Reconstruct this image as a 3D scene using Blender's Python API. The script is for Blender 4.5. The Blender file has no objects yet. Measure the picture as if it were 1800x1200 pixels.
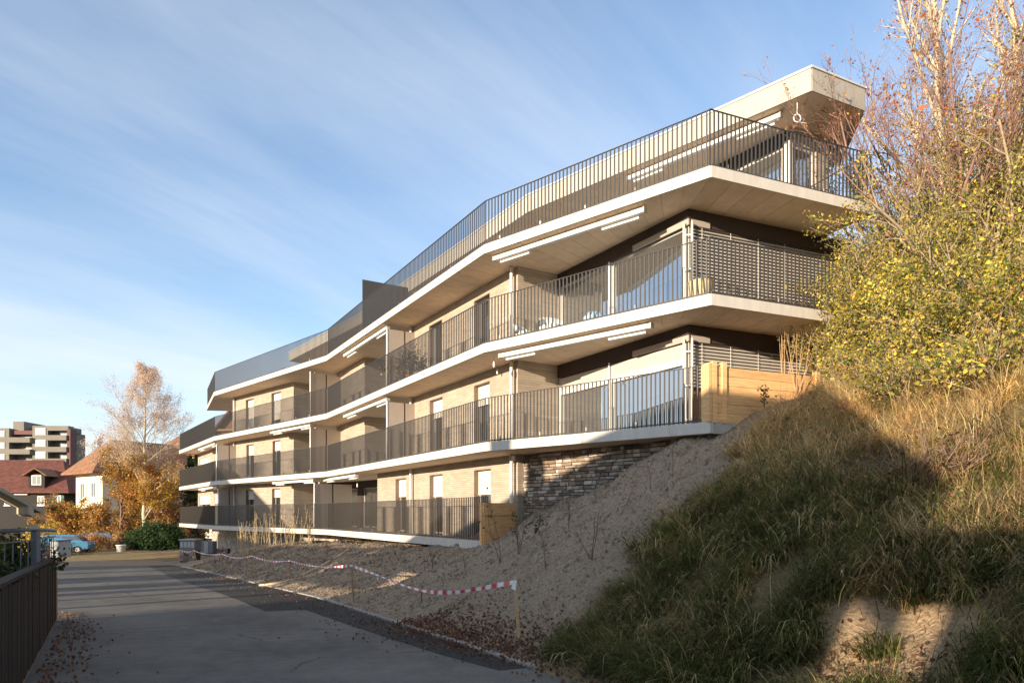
import bpy, bmesh, math, random
import numpy as np
from mathutils import Vector, Matrix
from mathutils import noise as mnoise
random.seed(7); RNG = np.random.default_rng(11)
S = bpy.context.scene
COL = S.collection
rad = math.radians
# ------------------------------------------------------------------ camera
F = 1200.0; HZ = 901.0                       # focal length and horizon row of the 1800x1200 photograph
cd = bpy.data.cameras.new('camera'); cam = bpy.data.objects.new('camera', cd); COL.objects.link(cam)
cd.sensor_width = 36; cd.lens = 24; cd.shift_y = (HZ-600)/1800.0
cd.clip_start = 0.05; cd.clip_end = 3000
cam.location = (0, 0, 0); cam.rotation_euler = (rad(90), 0, 0)
S.camera = cam
# ------------------------------------------------------------------ sky and sun
SUN_EL = rad(10.2); SUN_H = Vector((-0.68, -0.733, 0)).normalized()
W = bpy.data.worlds.new('World'); S.world = W; W.use_nodes = True
nt = W.node_tree; nt.nodes.clear()
def N(nt, kind, **kw):
    n = nt.nodes.new(kind)
    for k, v in kw.items(): setattr(n, k, v)
    return n
sky = N(nt, 'ShaderNodeTexSky', sky_type='NISHITA'); sky.sun_disc = False
sky.sun_elevation = SUN_EL; sky.sun_rotation = math.atan2(SUN_H.x, SUN_H.y)
sky.altitude = 500; sky.air_density = 1.0; sky.dust_density = 0.3; sky.ozone_density = 2.5
tc = N(nt, 'ShaderNodeTexCoord'); sep = N(nt, 'ShaderNodeSeparateXYZ')
nt.links.new(tc.outputs['Generated'], sep.inputs[0])
def math_node(nt, op, a, b=None, clamp=False):
    m = N(nt, 'ShaderNodeMath', operation=op); m.use_clamp = clamp
    for i, x in enumerate((a, b)):
        if x is None: continue
        if isinstance(x, (int, float)): m.inputs[i].default_value = x
        else: nt.links.new(x, m.inputs[i])
    return m.outputs[0]
zz = math_node(nt, 'ADD', math_node(nt, 'MAXIMUM', sep.outputs[2], 0.0), 0.22)
cx = math_node(nt, 'DIVIDE', sep.outputs[0], zz); cy = math_node(nt, 'DIVIDE', sep.outputs[1], zz)
cmb = N(nt, 'ShaderNodeCombineXYZ'); nt.links.new(cx, cmb.inputs[0]); nt.links.new(cy, cmb.inputs[1])
mr_ = N(nt, 'ShaderNodeMapping'); mr_.inputs['Rotation'].default_value = (0, 0, rad(-50)); nt.links.new(cmb.outputs[0], mr_.inputs[0])
mp = N(nt, 'ShaderNodeMapping'); mp.inputs['Scale'].default_value = (0.42, 1.5, 1); mp.inputs['Location'].default_value = (2.3, 0.9, 0)
nt.links.new(mr_.outputs[0], mp.inputs[0])
n1 = N(nt, 'ShaderNodeTexNoise'); n1.inputs['Scale'].default_value = 1.1; n1.inputs['Detail'].default_value = 9; n1.inputs['Roughness'].default_value = 0.58; n1.inputs['Distortion'].default_value = 0.25
n2 = N(nt, 'ShaderNodeTexNoise'); n2.inputs['Scale'].default_value = 0.42; n2.inputs['Detail'].default_value = 3
nt.links.new(mp.outputs[0], n1.inputs['Vector']); nt.links.new(cmb.outputs[0], n2.inputs['Vector'])
sm = math_node(nt, 'ADD', math_node(nt, 'MULTIPLY', n1.outputs[0], 0.8), math_node(nt, 'MULTIPLY', n2.outputs[0], 0.75))
hz = math_node(nt, 'MULTIPLY', math_node(nt, 'POWER', math_node(nt, 'SUBTRACT', 1.0, math_node(nt, 'MAXIMUM', sep.outputs[2], 0.0)), 4.0), 0.25)
cr = N(nt, 'ShaderNodeMapRange'); cr.interpolation_type = 'SMOOTHSTEP'
cr.inputs['From Min'].default_value = 0.52; cr.inputs['From Max'].default_value = 1.14
nt.links.new(math_node(nt, 'ADD', sm, hz), cr.inputs['Value'])
CLOUD = (3.15, 3.3, 3.5, 1)
mx = N(nt, 'ShaderNodeMix', data_type='RGBA')
nt.links.new(math_node(nt, 'MULTIPLY', cr.outputs[0], 0.80), mx.inputs['Factor'])
nt.links.new(sky.outputs[0], mx.inputs['A']); mx.inputs['B'].default_value = CLOUD
bg = N(nt, 'ShaderNodeBackground'); bg.inputs['Strength'].default_value = 0.15
nt.links.new(mx.outputs['Result'], bg.inputs['Color'])
wo = N(nt, 'ShaderNodeOutputWorld'); nt.links.new(bg.outputs[0], wo.inputs[0])
sd = bpy.data.lights.new('sun', 'SUN'); sun = bpy.data.objects.new('sun', sd); COL.objects.link(sun)
sd.energy = 4.5; sd.angle = rad(0.5); sd.color = (1.0, 0.84, 0.63)
sdir = Vector((SUN_H.x*math.cos(SUN_EL), SUN_H.y*math.cos(SUN_EL), math.sin(SUN_EL)))
sun.rotation_euler = sdir.to_track_quat('Z', 'Y').to_euler(); sun.location = sdir*60
S.view_settings.view_transform = 'Standard'; S.view_settings.look = 'None'
S.view_settings.gamma = 1; S.view_settings.exposure = 1.08; S.view_settings.use_curve_mapping = False
# ------------------------------------------------------------------ helpers
def tag(o, label=None, cat=None, group=None, kind=None):
    if label: o['label'] = label
    if cat: o['category'] = cat
    if group: o['group'] = group
    if kind: o['kind'] = kind
    return o
def empty(name, loc, label=None, cat=None, group=None):
    o = bpy.data.objects.new(name, None); COL.objects.link(o); o.location = loc; o.empty_display_size = 0.2
    return tag(o, label, cat, group)
def link(name, me, mat, parent=None, world=True):
    o = bpy.data.objects.new(name, me); COL.objects.link(o)
    if mat and not me.materials: me.materials.append(mat)
    if parent:
        o.parent = parent
        if world: o.matrix_parent_inverse = PINV(parent)
    return o
def PINV(p):                                  # parts are built in world coordinates: undo only the thing's own place
    return Matrix() if p.parent else Matrix.Translation(-p.location)
class MB:
    def __init__(s): s.v = []; s.f = []; s.c = []
    def add(s, vs, fs):
        b = len(s.v); s.v += [tuple(x) for x in vs]; s.f += [tuple(b+i for i in f) for f in fs]; return s
    def obox(s, P, d, t0, t1, o0, o1, z0, z1):
        """box along direction d from P: t along, o outward (towards the viewer's side), z height"""
        dx, dy = d; ox, oy = dy, -dx
        vs = []
        for z in (z0, z1):
            for t, o in ((t0, o0), (t1, o0), (t1, o1), (t0, o1)):
                vs.append((P[0]+dx*t+ox*o, P[1]+dy*t+oy*o, z))
        return s.add(vs, [(0,1,2,3)[::1], (7,6,5,4), (0,4,5,1), (1,5,6,2), (2,6,7,3), (3,7,4,0)])
    def box(s, x0, x1, y0, y1, z0, z1): return s.obox((x0, y0), (1, 0), 0, x1-x0, 0, -(y1-y0), z0, z1)
    def prism(s, poly, z0, z1):
        n = len(poly)
        s.add([(x, y, z0) for x, y in poly]+[(x, y, z1) for x, y in poly],
              [tuple(range(n))[::-1], tuple(range(n, 2*n))]+[(i, (i+1) % n, n+(i+1) % n, n+i) for i in range(n)])
        return s
    def tube(s, pts, r, n=6, cap=True):
        pts = [Vector(p) for p in pts]; rs = r if isinstance(r, (list, tuple)) else [r]*len(pts)
        b = len(s.v); up = None
        for i, p in enumerate(pts):
            d = (pts[min(i+1, len(pts)-1)]-pts[max(i-1, 0)])
            d = d.normalized() if d.length > 1e-9 else Vector((0, 0, 1))
            if up is None:
                up = d.orthogonal().normalized()
            up = (up-d*up.dot(d)); up = up.normalized() if up.length > 1e-6 else d.orthogonal().normalized()
            w = d.cross(up)
            for k in range(n):
                a = 2*math.pi*k/n; q = p+(up*math.cos(a)+w*math.sin(a))*rs[i]; s.v.append(tuple(q))
        for i in range(len(pts)-1):
            for k in range(n):
                s.f.append((b+i*n+k, b+i*n+(k+1) % n, b+(i+1)*n+(k+1) % n, b+(i+1)*n+k))
        if cap:
            s.f.append(tuple(b+k for k in range(n))[::-1]); s.f.append(tuple(b+(len(pts)-1)*n+k for k in range(n)))
        return s
    def lathe(s, prof, c, n=16):
        b = len(s.v)
        for r, z in prof:
            for k in range(n):
                a = 2*math.pi*k/n; s.v.append((c[0]+r*math.cos(a), c[1]+r*math.sin(a), c[2]+z))
        for i in range(len(prof)-1):
            for k in range(n):
                s.f.append((b+i*n+k, b+i*n+(k+1) % n, b+(i+1)*n+(k+1) % n, b+(i+1)*n+k))
        s.f.append(tuple(b+k for k in range(n))[::-1]); s.f.append(tuple(b+(len(prof)-1)*n+k for k in range(n)))
        return s
    def mesh(s, name, smooth=False, fix=True):
        me = bpy.data.meshes.new(name); me.from_pydata(s.v, [], s.f); me.update()
        if fix:
            bm = bmesh.new(); bm.from_mesh(me)
            bmesh.ops.recalc_face_normals(bm, faces=bm.faces); bm.to_mesh(me); bm.free()
        if smooth:
            for p in me.polygons: p.use_smooth = True
        return me
    def build(s, name, mat, parent=None, smooth=False, bevel=0):
        o = link(name, s.mesh(name, smooth), mat, parent)
        if bevel:
            m = o.modifiers.new('bevel', 'BEVEL'); m.width = bevel; m.segments = 2; m.limit_method = 'ANGLE'
        return o
def fast_mesh(name, verts, faces_flat, sizes, cols=None, smooth=False):
    """verts (n,3), faces_flat int array, sizes array of loop totals, cols (n,3) per vertex"""
    me = bpy.data.meshes.new(name)
    me.vertices.add(len(verts)); me.vertices.foreach_set('co', np.asarray(verts, dtype=np.float32).ravel())
    me.loops.add(len(faces_flat)); me.loops.foreach_set('vertex_index', np.asarray(faces_flat, dtype=np.int32))
    me.polygons.add(len(sizes))
    st = np.concatenate(([0], np.cumsum(sizes)[:-1])).astype(np.int32)
    me.polygons.foreach_set('loop_start', st)
    if smooth: me.polygons.foreach_set('use_smooth', np.ones(len(sizes), dtype=bool))
    if cols is not None:
        at = me.color_attributes.new('Col', 'FLOAT_COLOR', 'POINT')
        c4 = np.ones((len(verts), 4), dtype=np.float32); c4[:, :3] = cols; at.data.foreach_set('color', c4.ravel())
    me.update(calc_edges=True); me.validate()
    return me
def leaf_mesh(name, pos, size, cols, up_bias=0.0, aspect=0.6, rng=RNG):
    """one folded diamond leaf (two triangles) at every position"""
    n = len(pos); pos = np.asarray(pos, dtype=np.float64)
    a = rng.normal(size=(n, 3)); a[:, 2] -= up_bias; a /= np.linalg.norm(a, axis=1)[:, None]
    b = rng.normal(size=(n, 3)); b -= a*(a*b).sum(1)[:, None]; b /= np.linalg.norm(b, axis=1)[:, None]
    c = np.cross(a, b); sz = np.asarray(size)[:, None] if np.ndim(size) else size
    V = np.empty((n, 4, 3))
    V[:, 0] = pos; V[:, 1] = pos+(a*0.5+b*aspect*0.5+c*0.12)*sz; V[:, 2] = pos+a*sz; V[:, 3] = pos+(a*0.5-b*aspect*0.5+c*0.12)*sz
    base = (np.arange(n)*4)[:, None]
    Fc = np.concatenate([base+np.array([[0, 1, 2]]), base+np.array([[0, 2, 3]])], axis=1).reshape(-1)
    return fast_mesh(name, V.reshape(-1, 3), Fc, np.full(2*n, 3), np.repeat(cols, 4, axis=0))
def pick_cols(n, pal, wts, jit=0.18, rng=RNG):
    pal = np.array(pal); w = np.array(wts)/sum(wts)
    c = pal[rng.choice(len(pal), n, p=w)]
    return c*np.exp(rng.normal(size=(n, 1))*jit)
# pixel -> plan helpers: where the vertical plane through image column px meets the plan line P-Q
def on_line(px, P, Q):
    k = (px-900)/F; dx, dy = Q[0]-P[0], Q[1]-P[1]
    t = (k*P[1]-P[0])/(dx-k*dy)
    return t*math.hypot(dx, dy)              # metres along P->Q
def nrm(P, Q):
    L = math.hypot(Q[0]-P[0], Q[1]-P[1]); return ((Q[0]-P[0])/L, (Q[1]-P[1])/L), L
def off(P, d, t, o=0): return (P[0]+d[0]*t+d[1]*o, P[1]+d[1]*t-d[0]*o)
# ------------------------------------------------------------------ materials
def mat(name, col, rough=0.6, metal=0.0, var=0.12, scale=6.0, bump=0.0, bscale=40.0, spec=0.3, obj_rand=0.0, stretch=(1, 1, 1)):
    m = bpy.data.materials.new(name); m.use_nodes = True; t = m.node_tree; b = t.nodes['Principled BSDF']
    b.inputs['Roughness'].default_value = rough; b.inputs['Metallic'].default_value = metal
    b.inputs['Specular IOR Level'].default_value = spec
    g = N(t, 'ShaderNodeNewGeometry'); mpn = N(t, 'ShaderNodeMapping'); mpn.inputs['Scale'].default_value = stretch
    t.links.new(g.outputs['Position'], mpn.inputs[0])
    n = N(t, 'ShaderNodeTexNoise'); n.inputs['Scale'].default_value = scale; n.inputs['Detail'].default_value = 6; n.inputs['Roughness'].default_value = 0.65
    t.links.new(mpn.outputs[0], n.inputs['Vector'])
    mr = N(t, 'ShaderNodeMapRange'); mr.inputs['From Min'].default_value = 0.25; mr.inputs['From Max'].default_value = 0.75
    mr.inputs['To Min'].default_value = 1-var; mr.inputs['To Max'].default_value = 1+var
    t.links.new(n.outputs[0], mr.inputs['Value'])
    val = mr.outputs[0]
    if obj_rand:
        oi = N(t, 'ShaderNodeObjectInfo'); r2 = N(t, 'ShaderNodeMapRange')
        r2.inputs['To Min'].default_value = 1-obj_rand; r2.inputs['To Max'].default_value = 1+obj_rand
        t.links.new(oi.outputs['Random'], r2.inputs['Value']); val = math_node(t, 'MULTIPLY', val, r2.outputs[0])
    hv = N(t, 'ShaderNodeHueSaturation'); hv.inputs['Color'].default_value = (*col, 1); t.links.new(val, hv.inputs['Value'])
    t.links.new(hv.outputs[0], b.inputs['Base Color'])
    if bump:
        n2 = N(t, 'ShaderNodeTexNoise'); n2.inputs['Scale'].default_value = bscale; n2.inputs['Detail'].default_value = 5
        t.links.new(mpn.outputs[0], n2.inputs['Vector'])
        bp = N(t, 'ShaderNodeBump'); bp.inputs['Strength'].default_value = bump; bp.inputs['Distance'].default_value = 0.03
        t.links.new(n2.outputs[0], bp.inputs['Height']); t.links.new(bp.outputs[0], b.inputs['Normal'])
    return m
def leaf_mat(name, transl=0.42, rough=0.55):
    m = bpy.data.materials.new(name); m.use_nodes = True; t = m.node_tree; b = t.nodes['Principled BSDF']
    a = N(t, 'ShaderNodeVertexColor'); a.layer_name = 'Col'
    t.links.new(a.outputs[0], b.inputs['Base Color']); b.inputs['Roughness'].default_value = rough; b.inputs['Specular IOR Level'].default_value = 0.25
    tr = N(t, 'ShaderNodeBsdfTranslucent'); t.links.new(a.outputs[0], tr.inputs[0])
    ms = N(t, 'ShaderNodeMixShader'); ms.inputs[0].default_value = transl
    t.links.new(b.outputs[0], ms.inputs[1]); t.links.new(tr.outputs[0], ms.inputs[2])
    t.links.new(ms.outputs[0], t.nodes['Material Output'].inputs[0])
    return m
def course_mat(name, colA, colB, course, joint, rough=0.8, bump=0.5, blen=0.4):
    """thin clinker courses: joints follow height, tone varies from course to course and along it"""
    m = bpy.data.materials.new(name); m.use_nodes = True; t = m.node_tree; b = t.nodes['Principled BSDF']
    g = N(t, 'ShaderNodeNewGeometry'); sp = N(t, 'ShaderNodeSeparateXYZ'); t.links.new(g.outputs['Position'], sp.inputs[0])
    zc = math_node(t, 'DIVIDE', sp.outputs[2], course); fl = math_node(t, 'FLOOR', zc); fr = math_node(t, 'FRACT', zc)
    al = math_node(t, 'DIVIDE', math_node(t, 'SUBTRACT', sp.outputs[0], sp.outputs[1]), blen*1.37)
    al = math_node(t, 'ADD', al, math_node(t, 'MULTIPLY', fl, 0.37)); fa = math_node(t, 'FLOOR', al); fra = math_node(t, 'FRACT', al)
    cb = N(t, 'ShaderNodeCombineXYZ'); t.links.new(fl, cb.inputs[0]); t.links.new(fa, cb.inputs[1])
    wn = N(t, 'ShaderNodeTexWhiteNoise'); wn.noise_dimensions = '2D'; t.links.new(cb.outputs[0], wn.inputs[0])
    mxa = N(t, 'ShaderNodeMix', data_type='RGBA'); mxa.inputs['A'].default_value = (*colA, 1); mxa.inputs['B'].default_value = (*colB, 1)
    t.links.new(wn.outputs[0], mxa.inputs['Factor'])
    jt = math_node(t, 'MAXIMUM', math_node(t, 'LESS_THAN', fr, joint), math_node(t, 'MULTIPLY', math_node(t, 'LESS_THAN', fra, joint*0.2), 0.35))
    mxb = N(t, 'ShaderNodeMix', data_type='RGBA'); t.links.new(math_node(t, 'MULTIPLY', jt, 0.55), mxb.inputs['Factor'])
    t.links.new(mxa.outputs['Result'], mxb.inputs['A']); mxb.inputs['B'].default_value = (colA[0]*.45, colA[1]*.42, colA[2]*.4, 1)
    nz = N(t, 'ShaderNodeTexNoise'); nz.inputs['Scale'].default_value = 1.3; nz.inputs['Detail'].default_value = 6; t.links.new(g.outputs['Position'], nz.inputs['Vector'])
    vr = N(t, 'ShaderNodeMapRange'); vr.inputs['From Min'].default_value = .3; vr.inputs['From Max'].default_value = .7; vr.inputs['To Min'].default_value = .88; vr.inputs['To Max'].default_value = 1.08; t.links.new(nz.outputs[0], vr.inputs['Value'])
    hs = N(t, 'ShaderNodeHueSaturation'); t.links.new(mxb.outputs['Result'], hs.inputs['Color']); t.links.new(vr.outputs[0], hs.inputs['Value'])
    t.links.new(hs.outputs[0], b.inputs['Base Color']); b.inputs['Roughness'].default_value = rough; b.inputs['Specular IOR Level'].default_value = 0.2
    bp = N(t, 'ShaderNodeBump'); bp.inputs['Strength'].default_value = bump; bp.inputs['Distance'].default_value = 0.012
    t.links.new(math_node(t, 'SUBTRACT', 1.0, jt), bp.inputs['Height']); t.links.new(bp.outputs[0], b.inputs['Normal'])
    return m
def glass_mat(name, base, refl, tint=(0.9, 0.95, 1.0)):
    m = bpy.data.materials.new(name); m.use_nodes = True; t = m.node_tree; b = t.nodes['Principled BSDF']
    b.inputs['Base Color'].default_value = (*base, 1); b.inputs['Roughness'].default_value = 0.25
    gl = N(t, 'ShaderNodeBsdfGlossy'); gl.inputs['Roughness'].default_value = 0.015; gl.inputs[0].default_value = (*tint, 1)
    lw = N(t, 'ShaderNodeFresnel'); lw.inputs[0].default_value = 1.5
    fac = math_node(t, 'ADD', math_node(t, 'MULTIPLY', lw.outputs[0], 1.0), refl, clamp=True)
    g = N(t, 'ShaderNodeNewGeometry'); n = N(t, 'ShaderNodeTexNoise'); n.inputs['Scale'].default_value = 0.7
    t.links.new(g.outputs['Position'], n.inputs['Vector'])
    bp = N(t, 'ShaderNodeBump'); bp.inputs['Strength'].default_value = 0.02; t.links.new(n.outputs[0], bp.inputs['Height'])
    t.links.new(bp.outputs[0], gl.inputs['Normal'])
    ms = N(t, 'ShaderNodeMixShader'); t.links.new(fac, ms.inputs[0]); t.links.new(b.outputs[0], ms.inputs[1]); t.links.new(gl.outputs[0], ms.inputs[2])
    t.links.new(ms.outputs[0], t.nodes['Material Output'].inputs[0])
    return m
M = {}
M['white'] = mat('white_fascia', (0.56, 0.51, 0.45), 0.45, var=0.12, scale=5, stretch=(1, 1, .25), obj_rand=.04)
M['roof_fascia'] = mat('roof_fascia', (0.40, 0.36, 0.305), 0.5, var=0.11, scale=4.0, stretch=(1, 1, .3), obj_rand=.04)
M['cap'] = mat('metal_cap', (0.70, 0.70, 0.70), 0.35, metal=0.4, var=0.04)
M['soffit'] = mat('soffit_board', (0.66, 0.515, 0.375), 0.7, var=0.13, scale=3.0, bump=0.15, bscale=25, obj_rand=0.05)
M['brick'] = course_mat('pale_clinker', (0.455, 0.375, 0.295), (0.37, 0.305, 0.24), 0.075, 0.2)
M['dark'] = mat('dark_brown_panel', (0.055, 0.038, 0.032), 0.6, var=0.15)
M['rail'] = mat('railing_paint', (0.05, 0.044, 0.039), 0.38, var=0.08, spec=0.5)
M['alu'] = mat('window_aluminium', (0.42, 0.40, 0.37), 0.4, var=0.05, spec=0.5)
M['post'] = mat('white_post', (0.72, 0.69, 0.65), 0.4, var=0.05)
M['blind'] = mat('blind_slat', (0.50, 0.45, 0.40), 0.5, var=0.06)
M['roller'] = mat('roller_blind', (0.66, 0.61, 0.55), 0.55, var=0.05)
M['glass'] = glass_mat('window_glass', (0.06, 0.06, 0.058), 0.46)
M['darkglass'] = glass_mat('dark_glass', (0.03, 0.026, 0.024), 0.03)
M['dimglass'] = glass_mat('far_glass', (0.05, 0.055, 0.06), 0.12)
M['screen'] = mat('partition_panel', (0.40, 0.34, 0.29), 0.5, var=0.06)
M['concrete'] = mat('pale_concrete', (0.42, 0.40, 0.37), 0.8, var=0.15, scale=3, bump=0.2)
M['wood'] = mat('fresh_timber', (0.74, 0.44, 0.20), 0.6, var=0.26, scale=2.2, bump=0.2, bscale=12, stretch=(1, 1, 9), obj_rand=0.12)
M['stake'] = mat('stake_timber', (0.30, 0.19, 0.10), 0.75, var=0.25, scale=8, stretch=(6, 6, 1))
def asphalt_mat(name, dark, light, crack=.5):
    m = bpy.data.materials.new(name); m.use_nodes = True; t = m.node_tree; b = t.nodes['Principled BSDF']; g = N(t, 'ShaderNodeNewGeometry')
    def nz(sc, det=4, ro=.6):
        n = N(t, 'ShaderNodeTexNoise'); n.inputs['Scale'].default_value = sc; n.inputs['Detail'].default_value = det; n.inputs['Roughness'].default_value = ro; t.links.new(g.outputs['Position'], n.inputs['Vector']); return n
    big, mid, fine = nz(.45, 6), nz(3.5, 6, .7), nz(75, 3, .8)
    st = N(t, 'ShaderNodeTexVoronoi'); st.inputs['Scale'].default_value = 55; t.links.new(g.outputs['Position'], st.inputs['Vector'])
    f = math_node(t, 'ADD', math_node(t, 'MULTIPLY', big.outputs[0], .45), math_node(t, 'ADD', math_node(t, 'MULTIPLY', mid.outputs[0], .35), math_node(t, 'MULTIPLY', fine.outputs[0], .45)))
    cr_ = N(t, 'ShaderNodeValToRGB'); cr_.color_ramp.elements[0].position = .42; cr_.color_ramp.elements[1].position = .85; cr_.color_ramp.elements[0].color = (*dark, 1); cr_.color_ramp.elements[1].color = (*light, 1)
    t.links.new(f, cr_.inputs[0])
    vd = N(t, 'ShaderNodeTexVoronoi'); vd.feature = 'DISTANCE_TO_EDGE'; vd.inputs['Scale'].default_value = .38
    wv = nz(1.1, 5); vm = N(t, 'ShaderNodeMix', data_type='VECTOR'); vm.inputs['Factor'].default_value = .35; t.links.new(g.outputs['Position'], vm.inputs['A']); t.links.new(wv.outputs['Color'], vm.inputs['B']); t.links.new(vm.outputs['Result'], vd.inputs['Vector'])
    ck = math_node(t, 'MULTIPLY', math_node(t, 'LESS_THAN', vd.outputs[0], .0045), math_node(t, 'MULTIPLY', math_node(t, 'GREATER_THAN', big.outputs[0], .5), crack))
    mx_ = N(t, 'ShaderNodeMix', data_type='RGBA'); t.links.new(ck, mx_.inputs['Factor']); t.links.new(cr_.outputs[0], mx_.inputs['A']); mx_.inputs['B'].default_value = (.015, .014, .013, 1)
    # pale dried spills
    sp_ = N(t, 'ShaderNodeMapRange'); sp_.inputs['From Min'].default_value = .67; sp_.inputs['From Max'].default_value = .75; t.links.new(nz(1.7, 5, .55).outputs[0], sp_.inputs['Value'])
    m2 = N(t, 'ShaderNodeMix', data_type='RGBA'); t.links.new(math_node(t, 'MULTIPLY', sp_.outputs[0], .35), m2.inputs['Factor']); t.links.new(mx_.outputs['Result'], m2.inputs['A']); m2.inputs['B'].default_value = (.25, .24, .22, 1)
    t.links.new(m2.outputs['Result'], b.inputs['Base Color']); b.inputs['Roughness'].default_value = .88; b.inputs['Specular IOR Level'].default_value = .2
    bp = N(t, 'ShaderNodeBump'); bp.inputs['Strength'].default_value = .7; bp.inputs['Distance'].default_value = .012
    t.links.new(math_node(t, 'ADD', st.outputs[0], fine.outputs[0]), bp.inputs['Height']); t.links.new(bp.outputs[0], b.inputs['Normal'])
    return m
M['asphalt'] = asphalt_mat('old_asphalt', (.066, .060, .053), (.255, .232, .20))
M['newasphalt'] = asphalt_mat('new_asphalt', (.02, .019, .018), (.082, .077, .07), 0)
M['kerb'] = mat('granite_kerb', (0.30, 0.28, 0.25), 0.8, var=0.2, scale=20, obj_rand=0.15)
M['basestone'] = course_mat('base_stone', (0.46, 0.40, 0.33), (0.24, 0.20, 0.17), 0.16, 0.12, blen=0.42)
M['bark_pale'] = mat('pale_bark', (0.52, 0.43, 0.30), 0.85, var=0.35, scale=9, bump=0.4, stretch=(1, 1, .4))
M['bark_mid'] = mat('mid_bark', (0.33, 0.25, 0.16), 0.85, var=0.35, scale=9)
M['bark'] = mat('brown_bark', (0.22, 0.14, 0.10), 0.9, var=0.3, scale=12, bump=0.4)
M['twig'] = mat('red_twig', (0.24, 0.135, 0.105), 0.8, var=0.3, scale=3)
M['leaf'] = leaf_mat('foliage')
M['blade'] = leaf_mat('grass_blade', 0.42, 0.6)
M['metalgrey'] = mat('grey_blue_steel', (0.16, 0.18, 0.21), 0.45, var=0.1)
M['wallwood'] = mat('weathered_concrete_wall', (0.085, 0.066, 0.052), 0.9, var=0.35, scale=3.5, bump=0.5, bscale=18, stretch=(1, 1, .35))
def stone_mat(name, col): return mat(name, col, 0.85, var=0.25, scale=9, bump=0.6, bscale=16, obj_rand=0.3)
STONES = [stone_mat('stone_grey', (0.23, 0.185, 0.15)), stone_mat('stone_brown', (0.28, 0.20, 0.145)),
          stone_mat('stone_pale', (0.44, 0.38, 0.32)), stone_mat('stone_dark', (0.145, 0.115, 0.095))]
# ------------------------------------------------------------------ terrain
KX = np.array([[-25, 18.9], [-7, 8.9], [8.6, .07], [17.6, -5.0], [32.3, -15.0], [39.5, -19.9], [90, -55]])
def kerb_x(Y): return np.interp(Y, KX[:, 0], KX[:, 1])
def zroad(Y): return -1.6-.0333*np.clip(Y, -30, 45)
PN = ([0, .5, 1, 3, 7.26, 10.3, 14, 20, 40, 80], [0, .10, .38, 1.5, 3.8, 4.95, 6.0, 7.3, 10.5, 14])
P1 = ([0, 2, 4.87, 5.6, 6.5, 10, 80], [0, .35, 1.02, 1.4, 2.05, 2.5, 3.5])
P2 = ([0, 2, 5.0, 7, 80], [0, .45, 1.1, 1.15, 1.3])
P3 = ([0, 80], [0.02, .05])
def height(X, Y, rough=True):
    X = np.asarray(X, dtype=float); Y = np.asarray(Y, dtype=float)
    q = (X-kerb_x(Y))*.86; a = (X-.07)*-.491+(Y-8.6)*.871
    qq = np.clip(q, 0, 80)
    g = [np.interp(qq, *p) for p in (PN, P1, P2, P2, P3)]
    ka = [4.5, 10.6, 16, 33, 37.5]
    G = np.zeros_like(X)
    G = np.where(a <= ka[0], g[0], G)
    for i in range(4):
        t = np.clip((a-ka[i])/(ka[i+1]-ka[i]), 0, 1); t = t*t*(3-2*t) if i != 0 else t
        G = np.where((a > ka[i]) & (a <= ka[i+1]), g[i]*(1-t)+g[i+1]*t, G)
    G = np.where(a > ka[4], g[4], G)
    zb = np.where(q > 0, zroad(8.6+.871*a), zroad(Y)); w = np.clip(q/1.5, 0, 1); zb = zroad(Y)*(1-w)+zb*w
    z = zb+G
    if rough:
        w = np.clip(q*.7, 0, 1)
        z = z+w*(.05*np.sin(X*2.1+1.3*np.sin(Y*1.7))+.04*np.sin(Y*3.3+X*1.1)+.025*np.sin(X*6.1-Y*4.3)*np.sin(Y*5.2+X)
               +.07*np.sin(X*1.15+Y*.55+1.2*np.sin(Y*.8))*np.sin(Y*1.3-X*.4)+.05*np.sin((X*.49-Y*.87)*4.6+2*np.sin(q*.9)))
    return z
def hz1(x, y): return float(height(np.array([x]), np.array([y]))[0])
def ax(parts):
    out = []
    for a, b, st in parts: out += list(np.arange(a, b, st))
    return np.array(out+[parts[-1][1]])
gx = ax([(-75, -26, 2.5), (-26, -6, .35), (-6, 16, .16), (16, 30, .8), (30, 70, 4)])
gy = ax([(-30, 2, 2), (2, 24, .16), (24, 46, .4), (46, 80, 3)])
gx = gx[::-1][::-1]
GX, GY = np.meshgrid(gx, gy); GZ = height(GX, GY)
rgh = RNG.normal(size=GZ.shape)*.012*((GX-kerb_x(GY)) > .3); GZ = GZ+rgh
V = np.stack([GX, GY, GZ], -1).reshape(-1, 3); nx, ny = len(gx), len(gy)
ii = (np.arange(ny-1)[:, None]*nx+np.arange(nx-1)[None, :]).reshape(-1)
Fc = np.stack([ii, ii+1, ii+nx+1, ii+nx], -1).reshape(-1)
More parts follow.
